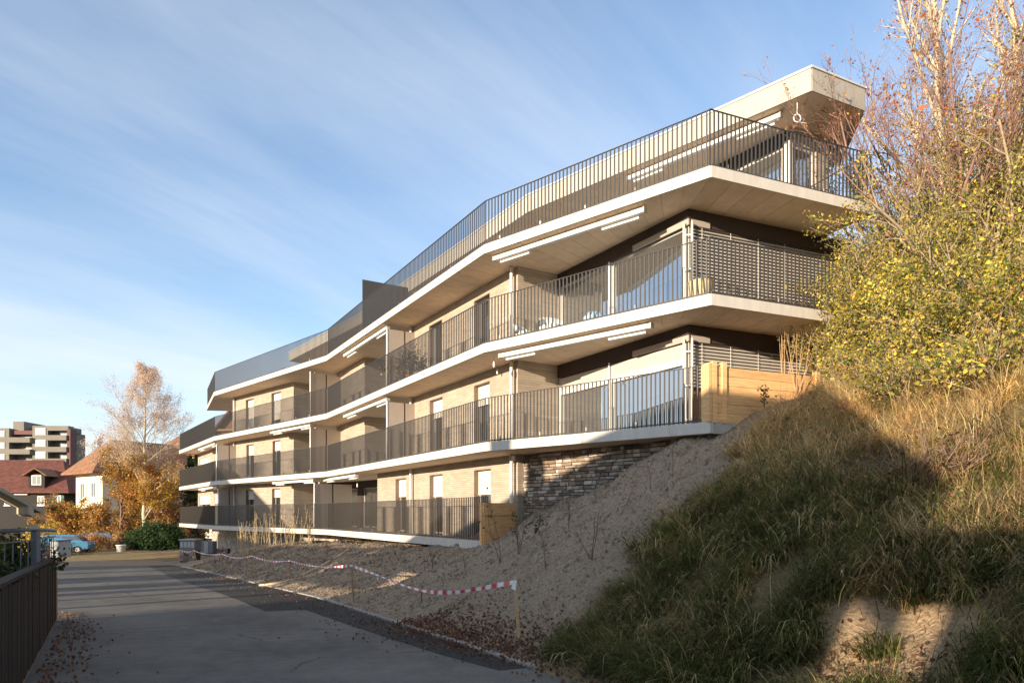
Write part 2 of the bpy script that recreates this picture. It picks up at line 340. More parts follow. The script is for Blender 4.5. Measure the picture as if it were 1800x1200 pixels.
def ground_mat():
    m = bpy.data.materials.new('hillside_ground'); m.use_nodes = True; t = m.node_tree; b = t.nodes['Principled BSDF']
    g = N(t, 'ShaderNodeNewGeometry'); sp = N(t, 'ShaderNodeSeparateXYZ'); t.links.new(g.outputs['Position'], sp.inputs[0])
    nb = N(t, 'ShaderNodeTexNoise'); nb.inputs['Scale'].default_value = 1.6; nb.inputs['Detail'].default_value = 4
    nf = N(t, 'ShaderNodeTexNoise'); nf.inputs['Scale'].default_value = 22; nf.inputs['Detail'].default_value = 8; nf.inputs['Roughness'].default_value = .75
    vo = N(t, 'ShaderNodeTexVoronoi'); vo.inputs['Scale'].default_value = 17
    for n in (nb, nf, vo): t.links.new(g.outputs['Position'], n.inputs['Vector'])
    # gravel / turf border: a line up the bank
    e = math_node(t, 'SUBTRACT', math_node(t, 'MULTIPLY', math_node(t, 'SUBTRACT', sp.outputs[0], .87), .724), math_node(t, 'MULTIPLY', math_node(t, 'SUBTRACT', sp.outputs[1], 9.5), .689))
    e = math_node(t, 'ADD', e, math_node(t, 'MULTIPLY', math_node(t, 'SUBTRACT', nb.outputs[0], .5), 1.2))
    far = math_node(t, 'GREATER_THAN', sp.outputs[1], 43.5)
    msk = math_node(t, 'MAXIMUM', math_node(t, 'MULTIPLY', e, 3.0, clamp=True), far)
    gr = N(t, 'ShaderNodeValToRGB'); gr.color_ramp.elements[0].color = (.16, .112, .074, 1); gr.color_ramp.elements[1].color = (.52, .395, .27, 1)
    gr.color_ramp.elements[0].position = .28; gr.color_ramp.elements[1].position = .68
    t.links.new(nf.outputs[0], gr.inputs[0])
    so = N(t, 'ShaderNodeValToRGB'); so.color_ramp.elements[0].color = (.13, .10, .05, 1); so.color_ramp.elements[1].color = (.44, .33, .17, 1)
    t.links.new(nb.outputs[0], so.inputs[0])
    mxx = N(t, 'ShaderNodeMix', data_type='RGBA'); t.links.new(msk, mxx.inputs['Factor'])
    t.links.new(gr.outputs[0], mxx.inputs['A']); t.links.new(so.outputs[0], mxx.inputs['B'])
    dx_ = math_node(t, 'SUBTRACT', sp.outputs[0], 3.25); dy_ = math_node(t, 'SUBTRACT', sp.outputs[1], 5.95)
    rr_ = math_node(t, 'ADD', math_node(t, 'ADD', math_node(t, 'MULTIPLY', dx_, dx_), math_node(t, 'MULTIPLY', dy_, dy_)), math_node(t, 'MULTIPLY', math_node(t, 'SUBTRACT', nf.outputs[0], .5), 3.6))
    be = N(t, 'ShaderNodeMix', data_type='RGBA'); t.links.new(math_node(t, 'LESS_THAN', rr_, .75), be.inputs['Factor']); t.links.new(mxx.outputs['Result'], be.inputs['A'])
    er = N(t, 'ShaderNodeValToRGB'); er.color_ramp.elements[0].color = (.28, .17, .09, 1); er.color_ramp.elements[1].color = (.62, .45, .28, 1); er.color_ramp.elements[0].position = .3; er.color_ramp.elements[1].position = .7
    t.links.new(nf.outputs[0], er.inputs[0]); t.links.new(er.outputs[0], be.inputs['B'])
    t.links.new(be.outputs['Result'], b.inputs['Base Color']); b.inputs['Roughness'].default_value = .95; b.inputs['Specular IOR Level'].default_value = .1
    bp = N(t, 'ShaderNodeBump'); bp.inputs['Strength'].default_value = .9; bp.inputs['Distance'].default_value = .05
    t.links.new(math_node(t, 'ADD', nf.outputs[0], math_node(t, 'MULTIPLY', vo.outputs[0], .6)), bp.inputs['Height']); t.links.new(bp.outputs[0], b.inputs['Normal'])
    return m
tag(link('hillside', fast_mesh('hillside', V, Fc, np.full(len(ii), 4), smooth=True), ground_mat()), kind='structure')
fg = MB(); fg.add([(-1500, -600, -3.7), (1500, -600, -3.7), (1500, 2500, -3.7), (-1500, 2500, -3.7)], [(0, 1, 2, 3)])
tag(fg.build('ground', mat('meadow_ground', (.11, .11, .05), .95, var=.3, scale=.2)), kind='structure')
# road sheet between the garden wall and the kerb
def left_x(Y): return np.interp(Y, [-20, 5.1, 12.9, 42, 44.5], [-3.9, -3.9, -8.6, -33, -36])
rb = MB(); ys = list(np.arange(-20, 45.01, 1.0))
for y in ys:
    l, r = float(left_x(y)), float(kerb_x(y))
    if y > 34: r = r+(y-34)*1.1
    rb.v += [(l+(r-l)*k/6, y, float(zroad(y))+.004+(.02 if 0 < k < 6 else 0)*0) for k in range(7)]
for j in range(len(ys)-1):
    for k in range(6): rb.f.append((j*7+k, j*7+k+1, j*7+k+8, j*7+k+7))
tag(rb.build('road', M['asphalt']), kind='structure')
def kerb_frame(y0):
    y1 = y0+.01; x0, x1 = float(kerb_x(y0)), float(kerb_x(y1)); L = math.hypot(x1-x0, .01); return (x0, y0), ((x1-x0)/L, .01/L)
def strip(name, pts, material, lift):
    b = MB(); n = len(pts)
    for y, o0, o1 in pts:                       # o = offset to the road side of the kerb
        P, d = kerb_frame(y); nl = (-d[1], d[0])
        for o in (o0, o1): b.v.append((P[0]+nl[0]*o, P[1]+nl[1]*o, float(zroad(P[1]+nl[1]*o))+lift))
    for i in range(n-1): b.f.append((2*i, 2*i+1, 2*i+3, 2*i+2))
    return tag(b.build(name, material), kind='structure')
strip('asphalt_patch', [(8.3, .06, .45), (9.5, .06, .62), (12, .06, .8), (15.2, .06, .95), (15.3, .06, 1.75), (18, .06, 1.85), (20.6, .06, 1.8)], M['newasphalt'], .008)
strip('asphalt_strip', [(20.62, .06, 1.8), (25, .06, 1.9), (32, .06, 1.6), (37, .06, 1.4)], asphalt_mat('mid_asphalt', (.035, .034, .033), (.13, .125, .115), 0), .008)
# kerb stones
kr = empty('kerb', (0, 8.6, -1.9), 'pale granite edging stones along the foot of the gravel bank', 'kerb')
kme = None
yk = 8.2
while yk < 37.5:
    P, d = kerb_frame(yk)
    b = MB(); zc = float(zroad(yk+.43))
    b.obox((0, 0), (1, 0), .006, .985, -.05, .05, -.1, .035)
    if kme is None: kme = b.mesh('kerb_stone'); kme.materials.append(M['kerb'])
    o = bpy.data.objects.new('kerb_stone', kme); COL.objects.link(o); o.parent = kr; o.matrix_parent_inverse = PINV(kr)
    o.location = (P[0], P[1], float(zroad(P[1]))+random.uniform(-.004, .006)); o.rotation_euler = (0, math.atan(.0333*d[1]), math.atan2(d[1], d[0]))
    yk += d[1]*1.0
# ------------------------------------------------------------------ the terraced apartment building
Z = {1: -.83, 2: 2.07, 3: 4.97, 4: 7.87}; TH = .26; ZR0, ZR1 = 10.55, 11.15
EA, EB, EC, ED, EE, EF = (-26.6, 54.6), (-19.4, 44.5), (-9.27, 34.2), (-.8, 20.07), (4.52, 15.5), (9.2, 17.45)
EG = (10.9, 18.15)
P0, Pa, P_1 = (-18.5, 45.3), (-25.3, 55.0), (-12.7, 39.7)
R1, R2, P2_, P3_ = (-11.1, 41.2), (-8.6, 38.7), (-9.6, 37.4), (-7.2, 33.4)
R3, R4, P4, P5 = (-5.06, 34.7), (-2.0, 29.4), (-4.15, 28.1), (.18, 21.06)
P6, P7, P8 = (1.47, 21.83), (4.42, 17.1), (9.6, 19.25)
BACK = [(6.3, 24.6), (-1.5, 40.0), (-13.0, 55.5)]
bld = empty('apartment_building', (0, 28, -1.2), 'long cream brick apartment building with stepped white balcony slabs and dark bar railings', 'building')
segs = [(EA, EB), (EB, EC), (EC, ED), (ED, EE), (EE, EF)]
inner = {EA: (-22.0, 58.0), EB: (-15.0, 48.2), EC: (-5.2, 37.4), ED: (2.6, 23.2), EE: P7, EF: (7.66, 21.15), EG: (9.4, 21.85)}
def slab(lv):
    z = Z[lv]; es = [EA, EB, EC, ED, EE, EF]
    left = [(-21.5, 58.5)]
    if lv == 4: es = [(-22.7, 50.8), EB, EC, ED, EE, EF]; left = [(-20.3, 51.2)]
    if lv in (2, 3): es = [EA, EB, EC, ED, EE, EG]
    if lv == 1: es = [EA, EB, EC, ED, (.15, 21.4)]
    poly = es+((BACK[:] if lv == 4 else [(9.3, 22.2)]+BACK) if lv != 1 else BACK[1:])+left
    s = MB().prism(poly, z-TH+.012, z-.006).build('slab', M['concrete'], bld)
    # white fascia boards
    for i in range(len(es)-1):
        A, B = es[i], es[i+1]
        if lv == 1 and i == 4: continue
        if lv == 2 and i == 4: continue
        (d, L) = nrm(A, B); n = max(1, round(L/3.1))
        for k in range(n):
            e0 = .0 if k == 0 else .004; e1 = .0 if k == n-1 else .004
            MB().obox(A, d, L*k/n+e0, L*(k+1)/n-e1, -.02, .028, z-TH, z).build('fascia_panel', M['white'], s)
    if lv == 2:                                  # the slab stops in a cut end; timber parapet beyond it
        d, L = nrm(EE, EF)
        MB().obox(EE, d, 0, .03, -1.0, .03, z-TH, z).build('fascia_panel', M['white'], s)
        MB().obox(EE, d, .03, L, -.2, -.06, z-TH-.2, z-.02).build('plinth', M['dark'], s)
    if lv == 1: return s
    # soffit boards with open joints, fanning at the corners
    for i in range(len(es)-1):
        A, B = es[i], es[i+1]
        ia, ib = inner.get(A, (-20.3, 51.2)), inner[B]
        L = math.dist(A, B); n = max(2, round(L/.62))
        (d, _), g = nrm(A, B), .006
        for k in range(n):
            u0, u1 = k/n+g/L, (k+1)/n-g/L
            lp = lambda P, Q, u: (P[0]+(Q[0]-P[0])*u, P[1]+(Q[1]-P[1])*u)
            a0, a1, b1, b0 = lp(A, B, u0), lp(A, B, u1), lp(ia, ib, u1), lp(ia, ib, u0)
            MB().prism([a0, a1, b1, b0], z-TH-.004, z-TH+.010).build('soffit_panel', M['soffit'], s)
    return s
for lv in (1, 2, 3, 4): slab(lv)
M['reveal'] = mat('brown_reveal', (.22, .16, .12), .6)
# back walls, closing each storey
def wall(P, Q, z0, z1, ops=(), m='brick', th=.28, name='wall'):
    """wall with real openings: ops = (t0, t1, zb, zt)"""
    d, L = nrm(P, Q); b = MB(); t = 0
    for (t0, t1, zb, zt) in sorted(ops):
        if t0 > t: b.obox(P, d, t, t0, -th, 0, z0, z1)
        if zt < z1: b.obox(P, d, t0, t1, -th, 0, zt, z1)
        if zb > z0: b.obox(P, d, t0, t1, -th, 0, z0, zb)
        t = t1
    if L > t: b.obox(P, d, t, L, -th, 0, z0, z1)
    return b.build(name, M[m], bld)
def window(P, Q, t0, t1, zb, zt, blind=0.0, inset=.17, mull=0, glass='glass', fw=.06, lined=False):
    d, L = nrm(P, Q); b = MB()
    w0, w1 = -inset-.06, -inset
    b.obox(P, d, t0, t0+fw, w0, w1, zb, zt); b.obox(P, d, t1-fw, t1, w0, w1, zb, zt)
    b.obox(P, d, t0+fw, t1-fw, w0, w1, zt-fw, zt); b.obox(P, d, t0+fw, t1-fw, w0, w1, zb, zb+fw)
    for k in range(mull):
        tm = t0+(t1-t0)*(k+1)/(mull+1); b.obox(P, d, tm-fw/2, tm+fw/2, w0, w1-.003, zb+fw, zt-fw)
    f = b.build('window', M['alu'], bld)
    n = mull+1
    if lined:
        r = MB(); r.obox(P, d, t0+.002, t0+.022, -inset, -.004, zb, zt-.022); r.obox(P, d, t1-.022, t1-.002, -inset, -.004, zb, zt-.022); r.obox(P, d, t0+.002, t1-.002, -inset, -.004, zt-.022, zt-.002)
        r.build('reveal', M['reveal'], f)
    for k in range(n):
        a, c = t0+(t1-t0)*k/n, t0+(t1-t0)*(k+1)/n
        MB().obox(P, d, a+fw*.8, c-fw*.8, w0+.015, w0+.03, zb+fw*.8, zt-fw*.8).build('pane', M[glass], f)
    if blind > 0:
        h = (zt-zb)*blind; b = MB(); ns = max(2, int(h/.055))
        for k in range(ns):
            za = zt-h+h*k/ns; b.obox(P, d, t0+.02, t1-.02, -inset+.03, -inset+.05, za+.004, za+h/ns)
        b.obox(P, d, t0+.015, t1-.015, -inset+.02, -inset+.058, zt-h-.035, zt-h)
        b.build('roller_blind', M['roller'], f)
    return f
WIN = {1: [(695, 714, .33), (755, 778, .36), (833, 863, .36)], 2: [(755, 778, .30), (833, 861, .30)], 3: [(754, 777, 0), (833, 861, 0)]}
WINB = {1: [(432, 446, .25), (478, 493, .22)], 2: [(433, 446, .28), (479, 493, .25)], 3: [(432, 446, .9), (477, 494, .7)]}
CORE = []
for lv in (1, 2, 3):
    z0, z1 = Z[lv], Z[lv+1]-TH-.004; zt = z0+2.30
    Ps = P4 if lv != 1 else (-6.2, 31.45)
    ops = []
    for x0, x1, bl in WIN[lv]:
        a, c = on_line(x0, Ps, P5), on_line(x1, Ps, P5); ops.append((a, c, z0, zt))
        window(Ps, P5, a, c, z0+.03, zt, bl, .22, 0, 'darkglass', .07, True)
    wall(Ps, P5, z0, z1, ops)
    ops = []
    for x0, x1, bl in WINB[lv]:
        a, c = on_line(x0, P0, P_1), on_line(x1, P0, P_1); ops.append((a, c, z0, zt))
        window(P0, P_1, a, c, z0+.03, zt, bl, .22, 0, 'darkglass', .07, True)
    wall(P0, P_1, z0, z1, ops)
    wall(P_1, R1, z0, z1)
    # loggia backs: big glazed doors in brown panels
    def glazed(A, B, m='dark', t0=.3, t1=None, mull=1, header=.4):
        d, L = nrm(A, B); t1 = L-.3 if t1 is None else t1
        wall(A, B, z0, z1, [(t0, t1, z0, z1-header)], m)
        return window(A, B, t0, t1, z0+.03, z1-header, 0, .08, mull)
    glazed(R1, R2)
    if lv == 1:
        R4b = (-6.2+.857*2.6, 31.45+.515*2.6)
        wall(R4b, Ps, z0, z1); glazed(R2, R4b, mull=2)
    else:
        wall(R2, P2_, z0, z1); wall(P2_, P3_, z0, z1); wall(P3_, R3, z0, z1); glazed(R3, R4, mull=2); wall(R4, P4, z0, z1)
    # left end
    if lv < 3:
        d, L = nrm(Pa, P0); wall(Pa, P0, z0, z1, [(.6, 4.6, z0, z1-.45), (6.2, L-.6, z0, z1-.45)])
        window(Pa, P0, .6, 4.6, z0+.03, z1-.45, .9 if lv == 2 else .3, .1, 1); window(Pa, P0, 6.2, L-.6, z0+.03, z1-.45, .3, .1, 1)
        wall((-19.5, 60.5), Pa, z0, z1)
    else: wall((-15.8, 50.5), P0, z0, z1)
    if lv == 1: continue
    # the glazed prow
    wall(P5, P6, z0, z1)
    zt = z1-.40
    d, L = nrm(P6, P7); tm = on_line(1072, P6, P7)
    MB().obox(P6, d, 0, L+.02, -.3, .02, zt, z1).build('header', M['dark'], bld)
    MB().obox(P6, d, L-2.0, L+.06, .02, .06, zt-.02, zt+.13).build('blind_box', M['screen'], bld)
    for a, c in ((.12, tm-.04), (tm+.04, L-.16)):
        window(P6, P7, a, c, z0+.05, zt, 0, .06, 0, fw=.07)
    b = MB(); b.obox(P6, d, tm-.04, tm+.04, -.14, -.02, z0, zt); b.obox(P6, d, 0, .12, -.14, -.02, z0, zt); b.obox(P6, d, L-.16, L, -.16, -.02, z0, zt)
    b.build('mullion', M['alu'], bld)
    MB().tube([off(P6, d, tm, .03)+(z0,), off(P6, d, tm, .03)+(zt,)], .025, 8).build('guide_rail', M['post'], bld)
    for tt, oo in ((L-.02, .14), (L+.14, .02)):
        MB().tube([off(P6, d, tt, oo)+(z0,), off(P6, d, tt, oo)+(zt+.04,)], .03, 8).build('guide_rail', M['post'], bld, True)
    b = MB()
    for zz_ in (.25, 1.1, 1.95): b.tube([off(P6, d, L-.02, .14)+(z0+zz_,), off(P6, d, L+.14, .02)+(z0+zz_,)], .018, 6)
    b.build('clamp', M['post'], bld)
    d2, L2 = nrm(P7, P8)
    MB().obox(P7, d2, .0, L2, -.3, .02, zt+.001, z1-.001).build('header', M['dark'], bld)
    MB().obox(P7, d2, .06, .62, .02, .06, zt-.02, zt+.13).build('blind_box', M['screen'], bld)
    window(P7, P8, .02, L2, z0+.05, zt, 0, .12, 1)
    # venetian blind: every slat a piece
    bl = MB().obox(P7, d2, .03, L2, .0, .05, zt-.07, zt-.03).build('venetian_blind', M['dark'], bld)
    step = .085; zl = z0+.06 if lv == 3 else z0+1.1
    zc = zt-.1; b = MB()
    x, o = .04, .03
    c, s_ = math.cos(rad(48))*.045, math.sin(rad(48))*.045
    v = []
    for t in (x, L2):
        v += [off((0, 0), d2, t, -c)+(s_,), off((0, 0), d2, t, c)+(-s_,), off((0, 0), d2, t, c)+(-s_-.004,), off((0, 0), d2, t, -c)+(s_-.004,)]
    b.add(v, [(0, 1, 2, 3), (7, 6, 5, 4), (0, 4, 5, 1), (1, 5, 6, 2), (2, 6, 7, 3), (3, 7, 4, 0)])
    sme = b.mesh('slat'); sme.materials.append(M['blind'])
    while zc > zl:
        so = bpy.data.objects.new('slat', sme); COL.objects.link(so); so.parent = bl; so.location = off(P7, d2, 0, .03)+(zc,)
        zc -= step
    b = MB()
    for t in (.35, 1.25, 2.15, 3.05, L2-.1): b.obox(P7, d2, t, t+.008, .075, .083, zl-.02, zt-.05)
    b.build('ladder_cord', M['post'], bl)
    if lv == 2:                                  # left prow blind lowered part of the way
        h = .36; b2 = MB().obox(P6, d, .13, L-.17, -.055, -.005, zt-.05, zt-.002).build('venetian_blind', M['dark'], bld)
        for (a, c2) in ((.13, tm-.05), (tm+.05, L-.17)):
            n_ = 6
            for k in range(n_):
                za = zt-.05-h*(k+1)/n_; MB().obox(P6, d, a, c2, -.045, -.012, za+.006, za+h/n_).build('slat', M['blind'], b2)
            MB().obox(P6, d, a, c2, -.05, .0, zt-.05-h-.16, zt-.052-h).build('bottom_bar', M['roller'], b2)
    wall(P8, (8.2, 22.4), z0, z1)
for lv in (1, 2, 3):
    z0, z1 = Z[lv], Z[lv+1]-TH-.004; b = MB()
    pl = [(6.6, 22.5), (-2.2, 39.3), (-13.8, 54.4)]
    for A, B in zip(pl, pl[1:]): b.obox(A, nrm(A, B)[0], 0, nrm(A, B)[1], -.1, .1, z0, z1)
    b.build('wall', M['brick'], bld)
# white round columns and down-pipes
for lv in (1, 2, 3):
    z0, z1 = Z[lv], Z[lv+1]-TH
    for px, A, B, o in ((899, P4, P5, .16), (722, P4, P5, .12), (411, P0, P_1, .10)):
        d, L = nrm(A, B); t = on_line(px, off(A, d, 0, o), off(B, d, 0, o))
        q = off(A, d, t, o)
        c = MB().tube([q+(z0,), q+(z1,)], .055, 12).build('column', M['post'], bld, True)
        if lv == 1 and px == 899: MB().tube([q+(z1-.28,), off(q, d, .12, -.02)+(z1-.1,), off(q, d, .12, -.02)+(z1,)], .05, 10).build('pipe_bend', M['post'], c, True)
# partition screens standing square to the edge
def screen(px, A, B, depth, lv, h=2.35, post=True, m='screen', z0=None):
    d, L = nrm(A, B); t = on_line(px, A, B); q = off(A, d, t, -.08); z0 = Z[lv] if z0 is None else z0
    n = (-d[1], d[0]); z1 = min(z0+h, Z.get(lv+1, 20)-TH-.004)
    s = MB().obox(q, n, .05, depth*.46, -.02, .02, z0+.04, z1).build('partition_screen', M[m], bld)
    MB().obox(q, n, depth*.5, depth, -.02, .02, z0+.04, z1-.002).build('screen_panel', M[m], s)
    MB().obox(q, n, depth*.46, depth*.5, -.015, .015, z0+.04, z1-.004).build('screen_joint', M['dark'], s)
    if post: MB().tube([q+(z0,), q+(z1+.04,)], .035, 8).build('post', M['post'], s, True)
    return s
for lv in (2, 3):
    screen(543, EB, EC, 1.9, lv); screen(677, EC, ED, 1.55, lv)
screen(378.6, EA, EB, 1.6, 2); screen(381, EB, EC, 1.5, 1); screen(550, EB, EC, 2.2, 1)
screen(632, EC, ED, 2.2, 4, 2.35, False, 'rail')
# awning cassettes below the slab edges
def awning(px0, px1, A, B, zs, inset=.28):
    d, L = nrm(A, B); A2, B2 = off(A, d, 0, -inset), off(B, d, 0, -inset)
    t0, t1 = on_line(px0, A2, B2), on_line(px1, A2, B2)
    a = MB().obox(A2, d, t0, t1, -.07, .07, zs-.17, zs-.05).build('awning', M['post'], bld, bevel=.015)
    w = (t1-t0)
    for u in (.03, .74):
        MB().obox(A2, d, t0+w*u, t0+w*(u+.22), -.15, -.06, zs-.24, zs-.172).build('awning_arm', M['post'], a)
    for u in (.02, .5, .97): MB().obox(A2, d, t0+w*u, t0+w*u+.06, -.04, .04, zs-.05, zs-.004).build('bracket', M['alu'], a)
    for t in (t0-.03, t1): MB().obox(A2, d, t, t+.03, -.08, .08, zs-.18, zs-.04).build('end_cap', M['alu'], a)
for px0, px1, sg, lv in ((870, 1133, 3, 4), (606, 682, 2, 4), (880, 1145, 3, 3), (606, 682, 2, 3), (477, 547, 1, 3), (350, 379, 0, 3),
                         (571, 627, 2, 2), (481, 552, 1, 2), (351, 383, 0, 2)):
    A, B = segs[sg]; awning(px0, px1, A, B, Z[lv]-TH)
# railings: flat top and bottom rails, square bars
bars = []                                        # (distance to camera, x, y, z, angle, railing)
BM = MB().obox((0, 0), (1, 0), -.015, .015, -.012, .012, 0, 1.0).mesh('baluster'); BM.materials.append(M['rail'])
def railing(lv, pts, h=1.30, stop=None):
    z = Z[lv]; b = MB()
    for i in range(len(pts)-1):
        A, B = pts[i], pts[i+1]; d, L = nrm(A, B)
        b.obox(A, d, -.012, L+.012, -.06, -.02, z+h, z+h+.014); b.obox(A, d, -.01, L+.01, -.05, -.03, z+.03, z+.065)
    r = b.build('railing', M['rail'], bld)
    bk = MB()
    for i in range(len(pts)-1):
        A, B = pts[i], pts[i+1]; d, L = nrm(A, B); n = round(L/.122)
        for k in range(n+1 if i == len(pts)-2 else n):
            q = off(A, d, L*k/n, -.04); bars.append((math.dist((0, 0, 0), q+(z,)), q[0], q[1], z+.012, math.atan2(d[1], d[0]), r, h-.012))
        for k in range(int(L/1.5)):
            bk.obox(A, d, .5+k*1.5, .55+k*1.5, -.09, -.062, z-.004, z+.16)
    bk.build('bracket', M['post'], r)['kind'] = 'stuff'
    return r
railing(4, [(-22.7, 50.8), EB, EC, ED, EE, EF, (7.9, 20.6)])
railing(3, [EA, EB, EC, ED, EE, EG]); railing(2, [EA, EB, EC, ED, off(EE, nrm(ED, EE)[0], -.1)])
railing(1, [EA, EB, EC, off(ED, nrm(EC, ED)[0], .1)])
bars.sort(key=lambda b: b[0]); rest = MB()
for i, (dist, x, y, z, an, r, h) in enumerate(bars):
    if i < 300:
        o = bpy.data.objects.new('baluster', BM); COL.objects.link(o); o.parent = r; o.location = (x, y, z); o.rotation_euler = (0, 0, an); o.scale = (1, 1, h)
    else:
        rest.obox((x, y), (math.cos(an), math.sin(an)), -.015, .015, -.012, .012, z, z+h)
o = link('balusters', rest.mesh('balusters', fix=False), M['rail'], bld); o['kind'] = 'stuff'
# penthouse: walls, glazing and folded roof
RP = [(-15.5, 47.5), (-8.6, 38.4), (.56, 24.0), (7.5, 17.1), (9.25, 17.95), (9.9, 20.6)]
rpoly = RP+[(4.0, 30), (-4, 42), (-12, 52)]
rf = MB().prism(rpoly, ZR0+.012, ZR1-.012).build('roof', M['roof_fascia'], bld)
for i in range(len(RP)-1):
    d, L = nrm(RP[i], RP[i+1]); n = max(1, round(L/3.2))
    for k in range(n): MB().obox(RP[i], d, L*k/n+(.004 if k else 0), L*(k+1)/n-(.004 if k < n-1 else 0), -.02, .03, ZR0, ZR1-.03).build('fascia_panel', M['roof_fascia'], rf)
    MB().obox(RP[i], d, -.04, L+.03, -.12, .06, ZR1-.03+.001*i, ZR1+.02+.001*i).build('roof_edge_cap', M['cap'], rf)
ri = [(-11.5, 50), (-4.6, 41), (4.5, 26.5), (7.9, 21.5), (8.6, 21.5)]
for i in range(4):
    A, B, ia, ib = RP[i], RP[i+1], ri[i], ri[i+1]; L = math.dist(A, B); n = max(2, round(L/.62))
    for k in range(n):
        u0, u1 = k/n+.006/L, (k+1)/n-.006/L
        lp = lambda P, Q, u: (P[0]+(Q[0]-P[0])*u, P[1]+(Q[1]-P[1])*u)
        MB().prism([lp(A, B, u0), lp(A, B, u1), lp(ia, ib, u1), lp(ia, ib, u0)], ZR0-.004, ZR0+.010).build('soffit_panel', M['soffit'], rf)
PW = [(-12.6, 48.6), (-5.9, 39.6), (2.5, 26.0), (7.62, 18.75), (9.0, 19.4)]
z0, z1 = Z[4], ZR0-.004
for i in range(4):
    A, B = PW[i], PW[i+1]; d, L = nrm(A, B)
    if i < 2: wall(A, B, z0, z1, [(L*.15, L*.4, z0, z0+2.25), (L*.55, L*.8, z0, z0+2.25)]); [window(A, B, L*a, L*c, z0+.04, z0+2.25, 0, .1, 1) for a, c in ((.15, .4), (.55, .8))]
    elif i == 2: wall(A, B, z0, z1, [(L*.12, L-.14, z0, z0+2.3)], 'dark'); window(A, B, L*.12, L-.14, z0+.04, z0+2.3, 0, .06, 2, fw=.09)
    else: wall(A, B, z0, z1, [(.14, L-.5, z0, z0+2.3)], 'brick'); window(A, B, .14, L-.5, z0+.04, z0+2.3, 0, .06, 0, fw=.08)
d3 = nrm(PW[2], PW[3])[0]
MB().obox(off(PW[3], d3, -.1, 0), d3, -.08, .12, -.12, .04, z0, z0+2.35).build('corner_post', M['post'], bld)
wall(PW[4], (8.2, 22.0), z0, z1)
awning(1105, 1372, RP[2], RP[3], ZR0, .3)
# stone-faced basement wall: every stone a piece
SA, SB = (.30, 21.28), (4.35, 16.45)
sdv, SL = nrm(SA, SB); z1 = Z[2]-TH-.004
sw = MB().obox(SA, sdv, 0, SL, -.3, -.04, -.9, z1).build('stone_wall', M['dark'], bld)
MB().obox(P5, nrm(P5, P6)[0], 0, .6, -.28, 0, Z[1], z1).build('wall', M['brick'], bld)
smesh = []
for k in range(10):
    b = MB(); j = lambda s=.5: random.uniform(-s, s)
    v = [(0+j(.03), .0, 0+j(.06)), (1+j(.03), .0, 0+j(.06)), (1+j(.03), .0, 1+j(.06)), (0+j(.03), .0, 1+j(.06))]
    fz = [(x*.94+.03, -1+j(.25), z*.84+.08) for x, _, z in v]
    b.add(v+fz, [(0, 1, 5, 4), (1, 2, 6, 5), (2, 3, 7, 6), (3, 0, 4, 7), (4, 5, 6, 7)])
    for m_ in (0, 2, 1, 2, 2, 1, 3)[k % 7:k % 7+1]:
        me = b.mesh('stone'); me.materials.append(STONES[m_]); smesh.append(me)
cand = []
zz_ = -.35
while zz_ < z1-.02:
    h = min(random.choice((.06, .08, .09, .11, .13)), z1-zz_); t = random.uniform(-.2, 0)
    while t < SL:
        w = random.uniform(.16, .52)*(1 if h < .10 else .75); a, c = max(t, .0), min(t+w, SL)
        if c-a > .05:
            q = off(SA, sdv, (a+c)/2)
            if hz1(*off(SA, sdv, (a+c)/2, .25)) < zz_+h+.08: cand.append((a, c, zz_, h))
        t += w
    zz_ += h
cand.sort(key=lambda c: -(c[1]-c[0])*c[3]); reststone = MB()
for i, (a, c, zz_, h) in enumerate(cand):
    q = off(SA, sdv, a+.004, -.05); dep = .05+random.uniform(.0, .045)
    if i < 300:
        o = bpy.data.objects.new('stone', random.choice(smesh)); COL.objects.link(o); o.parent = sw
        o.location = q+(zz_+.003,); o.rotation_euler = (0, 0, math.atan2(sdv[1], sdv[0])); o.scale = (c-a-.008, dep, h-.006)
    else: reststone.obox(SA, sdv, a+.004, c-.004, -.05, -.05+dep, zz_+.003, zz_+h-.003)
if reststone.v:
    o = reststone.build('stones', STONES[0], sw); o['kind'] = 'stuff'
print('stones', len(cand), 'bars', len(bars))
# far basement below the first slab
b = MB()
for A, B in (((-23.6, 51.5), (-17.6, 43.4)), ((-17.6, 43.4), (-8.0, 34.6)), ((-8.0, 34.6), (.3, 21.3))):
    d, L = nrm(off(A, nrm(A, B)[0], 0, -.9), off(B, nrm(A, B)[0], 0, -.9)); b.obox(off(A, d, 0, -.9), d, 0, L, -.3, 0, -4.0, Z[1]-TH-.003)
b.build('basement_wall', M['basestone'], bld)
d = nrm(EB, EC)[0]
MB().obox(off(EB, d, 1.3, -1.9), d, 0, 1.1, -.02, .06, -3.4, Z[1]-TH-.004).build('basement_door', M['dark'], bld)
# ------------------------------------------------------------------ things on and around the building
def pt(x, y, d): return ((x-900)/F*d, d, (HZ-y)/F*d)
# timber parapet at the cut end of the second slab
dE, LE = nrm(EE, EF)
fz = Z[2]
fen = empty('timber_parapet', EE+(fz,), 'fresh orange timber board parapet at the end of the middle balcony', 'fence')
for t in (.02, .30, 3.15):
    MB().obox(EE, dE, t, t+.13, -.1, .03, fz-.02, fz+1.36+random.uniform(0, .03)).build('post', M['wood'], fen, bevel=.006)
for k in range(6):
    zb = fz+.0+k*.212
    MB().obox(EE, dE, .16, 4.3, -.06, -.015+random.uniform(-.004, .004), zb, zb+.206).build('board', M['wood'], fen, bevel=.004)
MB().obox(EE, dE, -.08, .0, -.25, .03, fz, fz+1.33).build('end_board', M['wood'], fen)
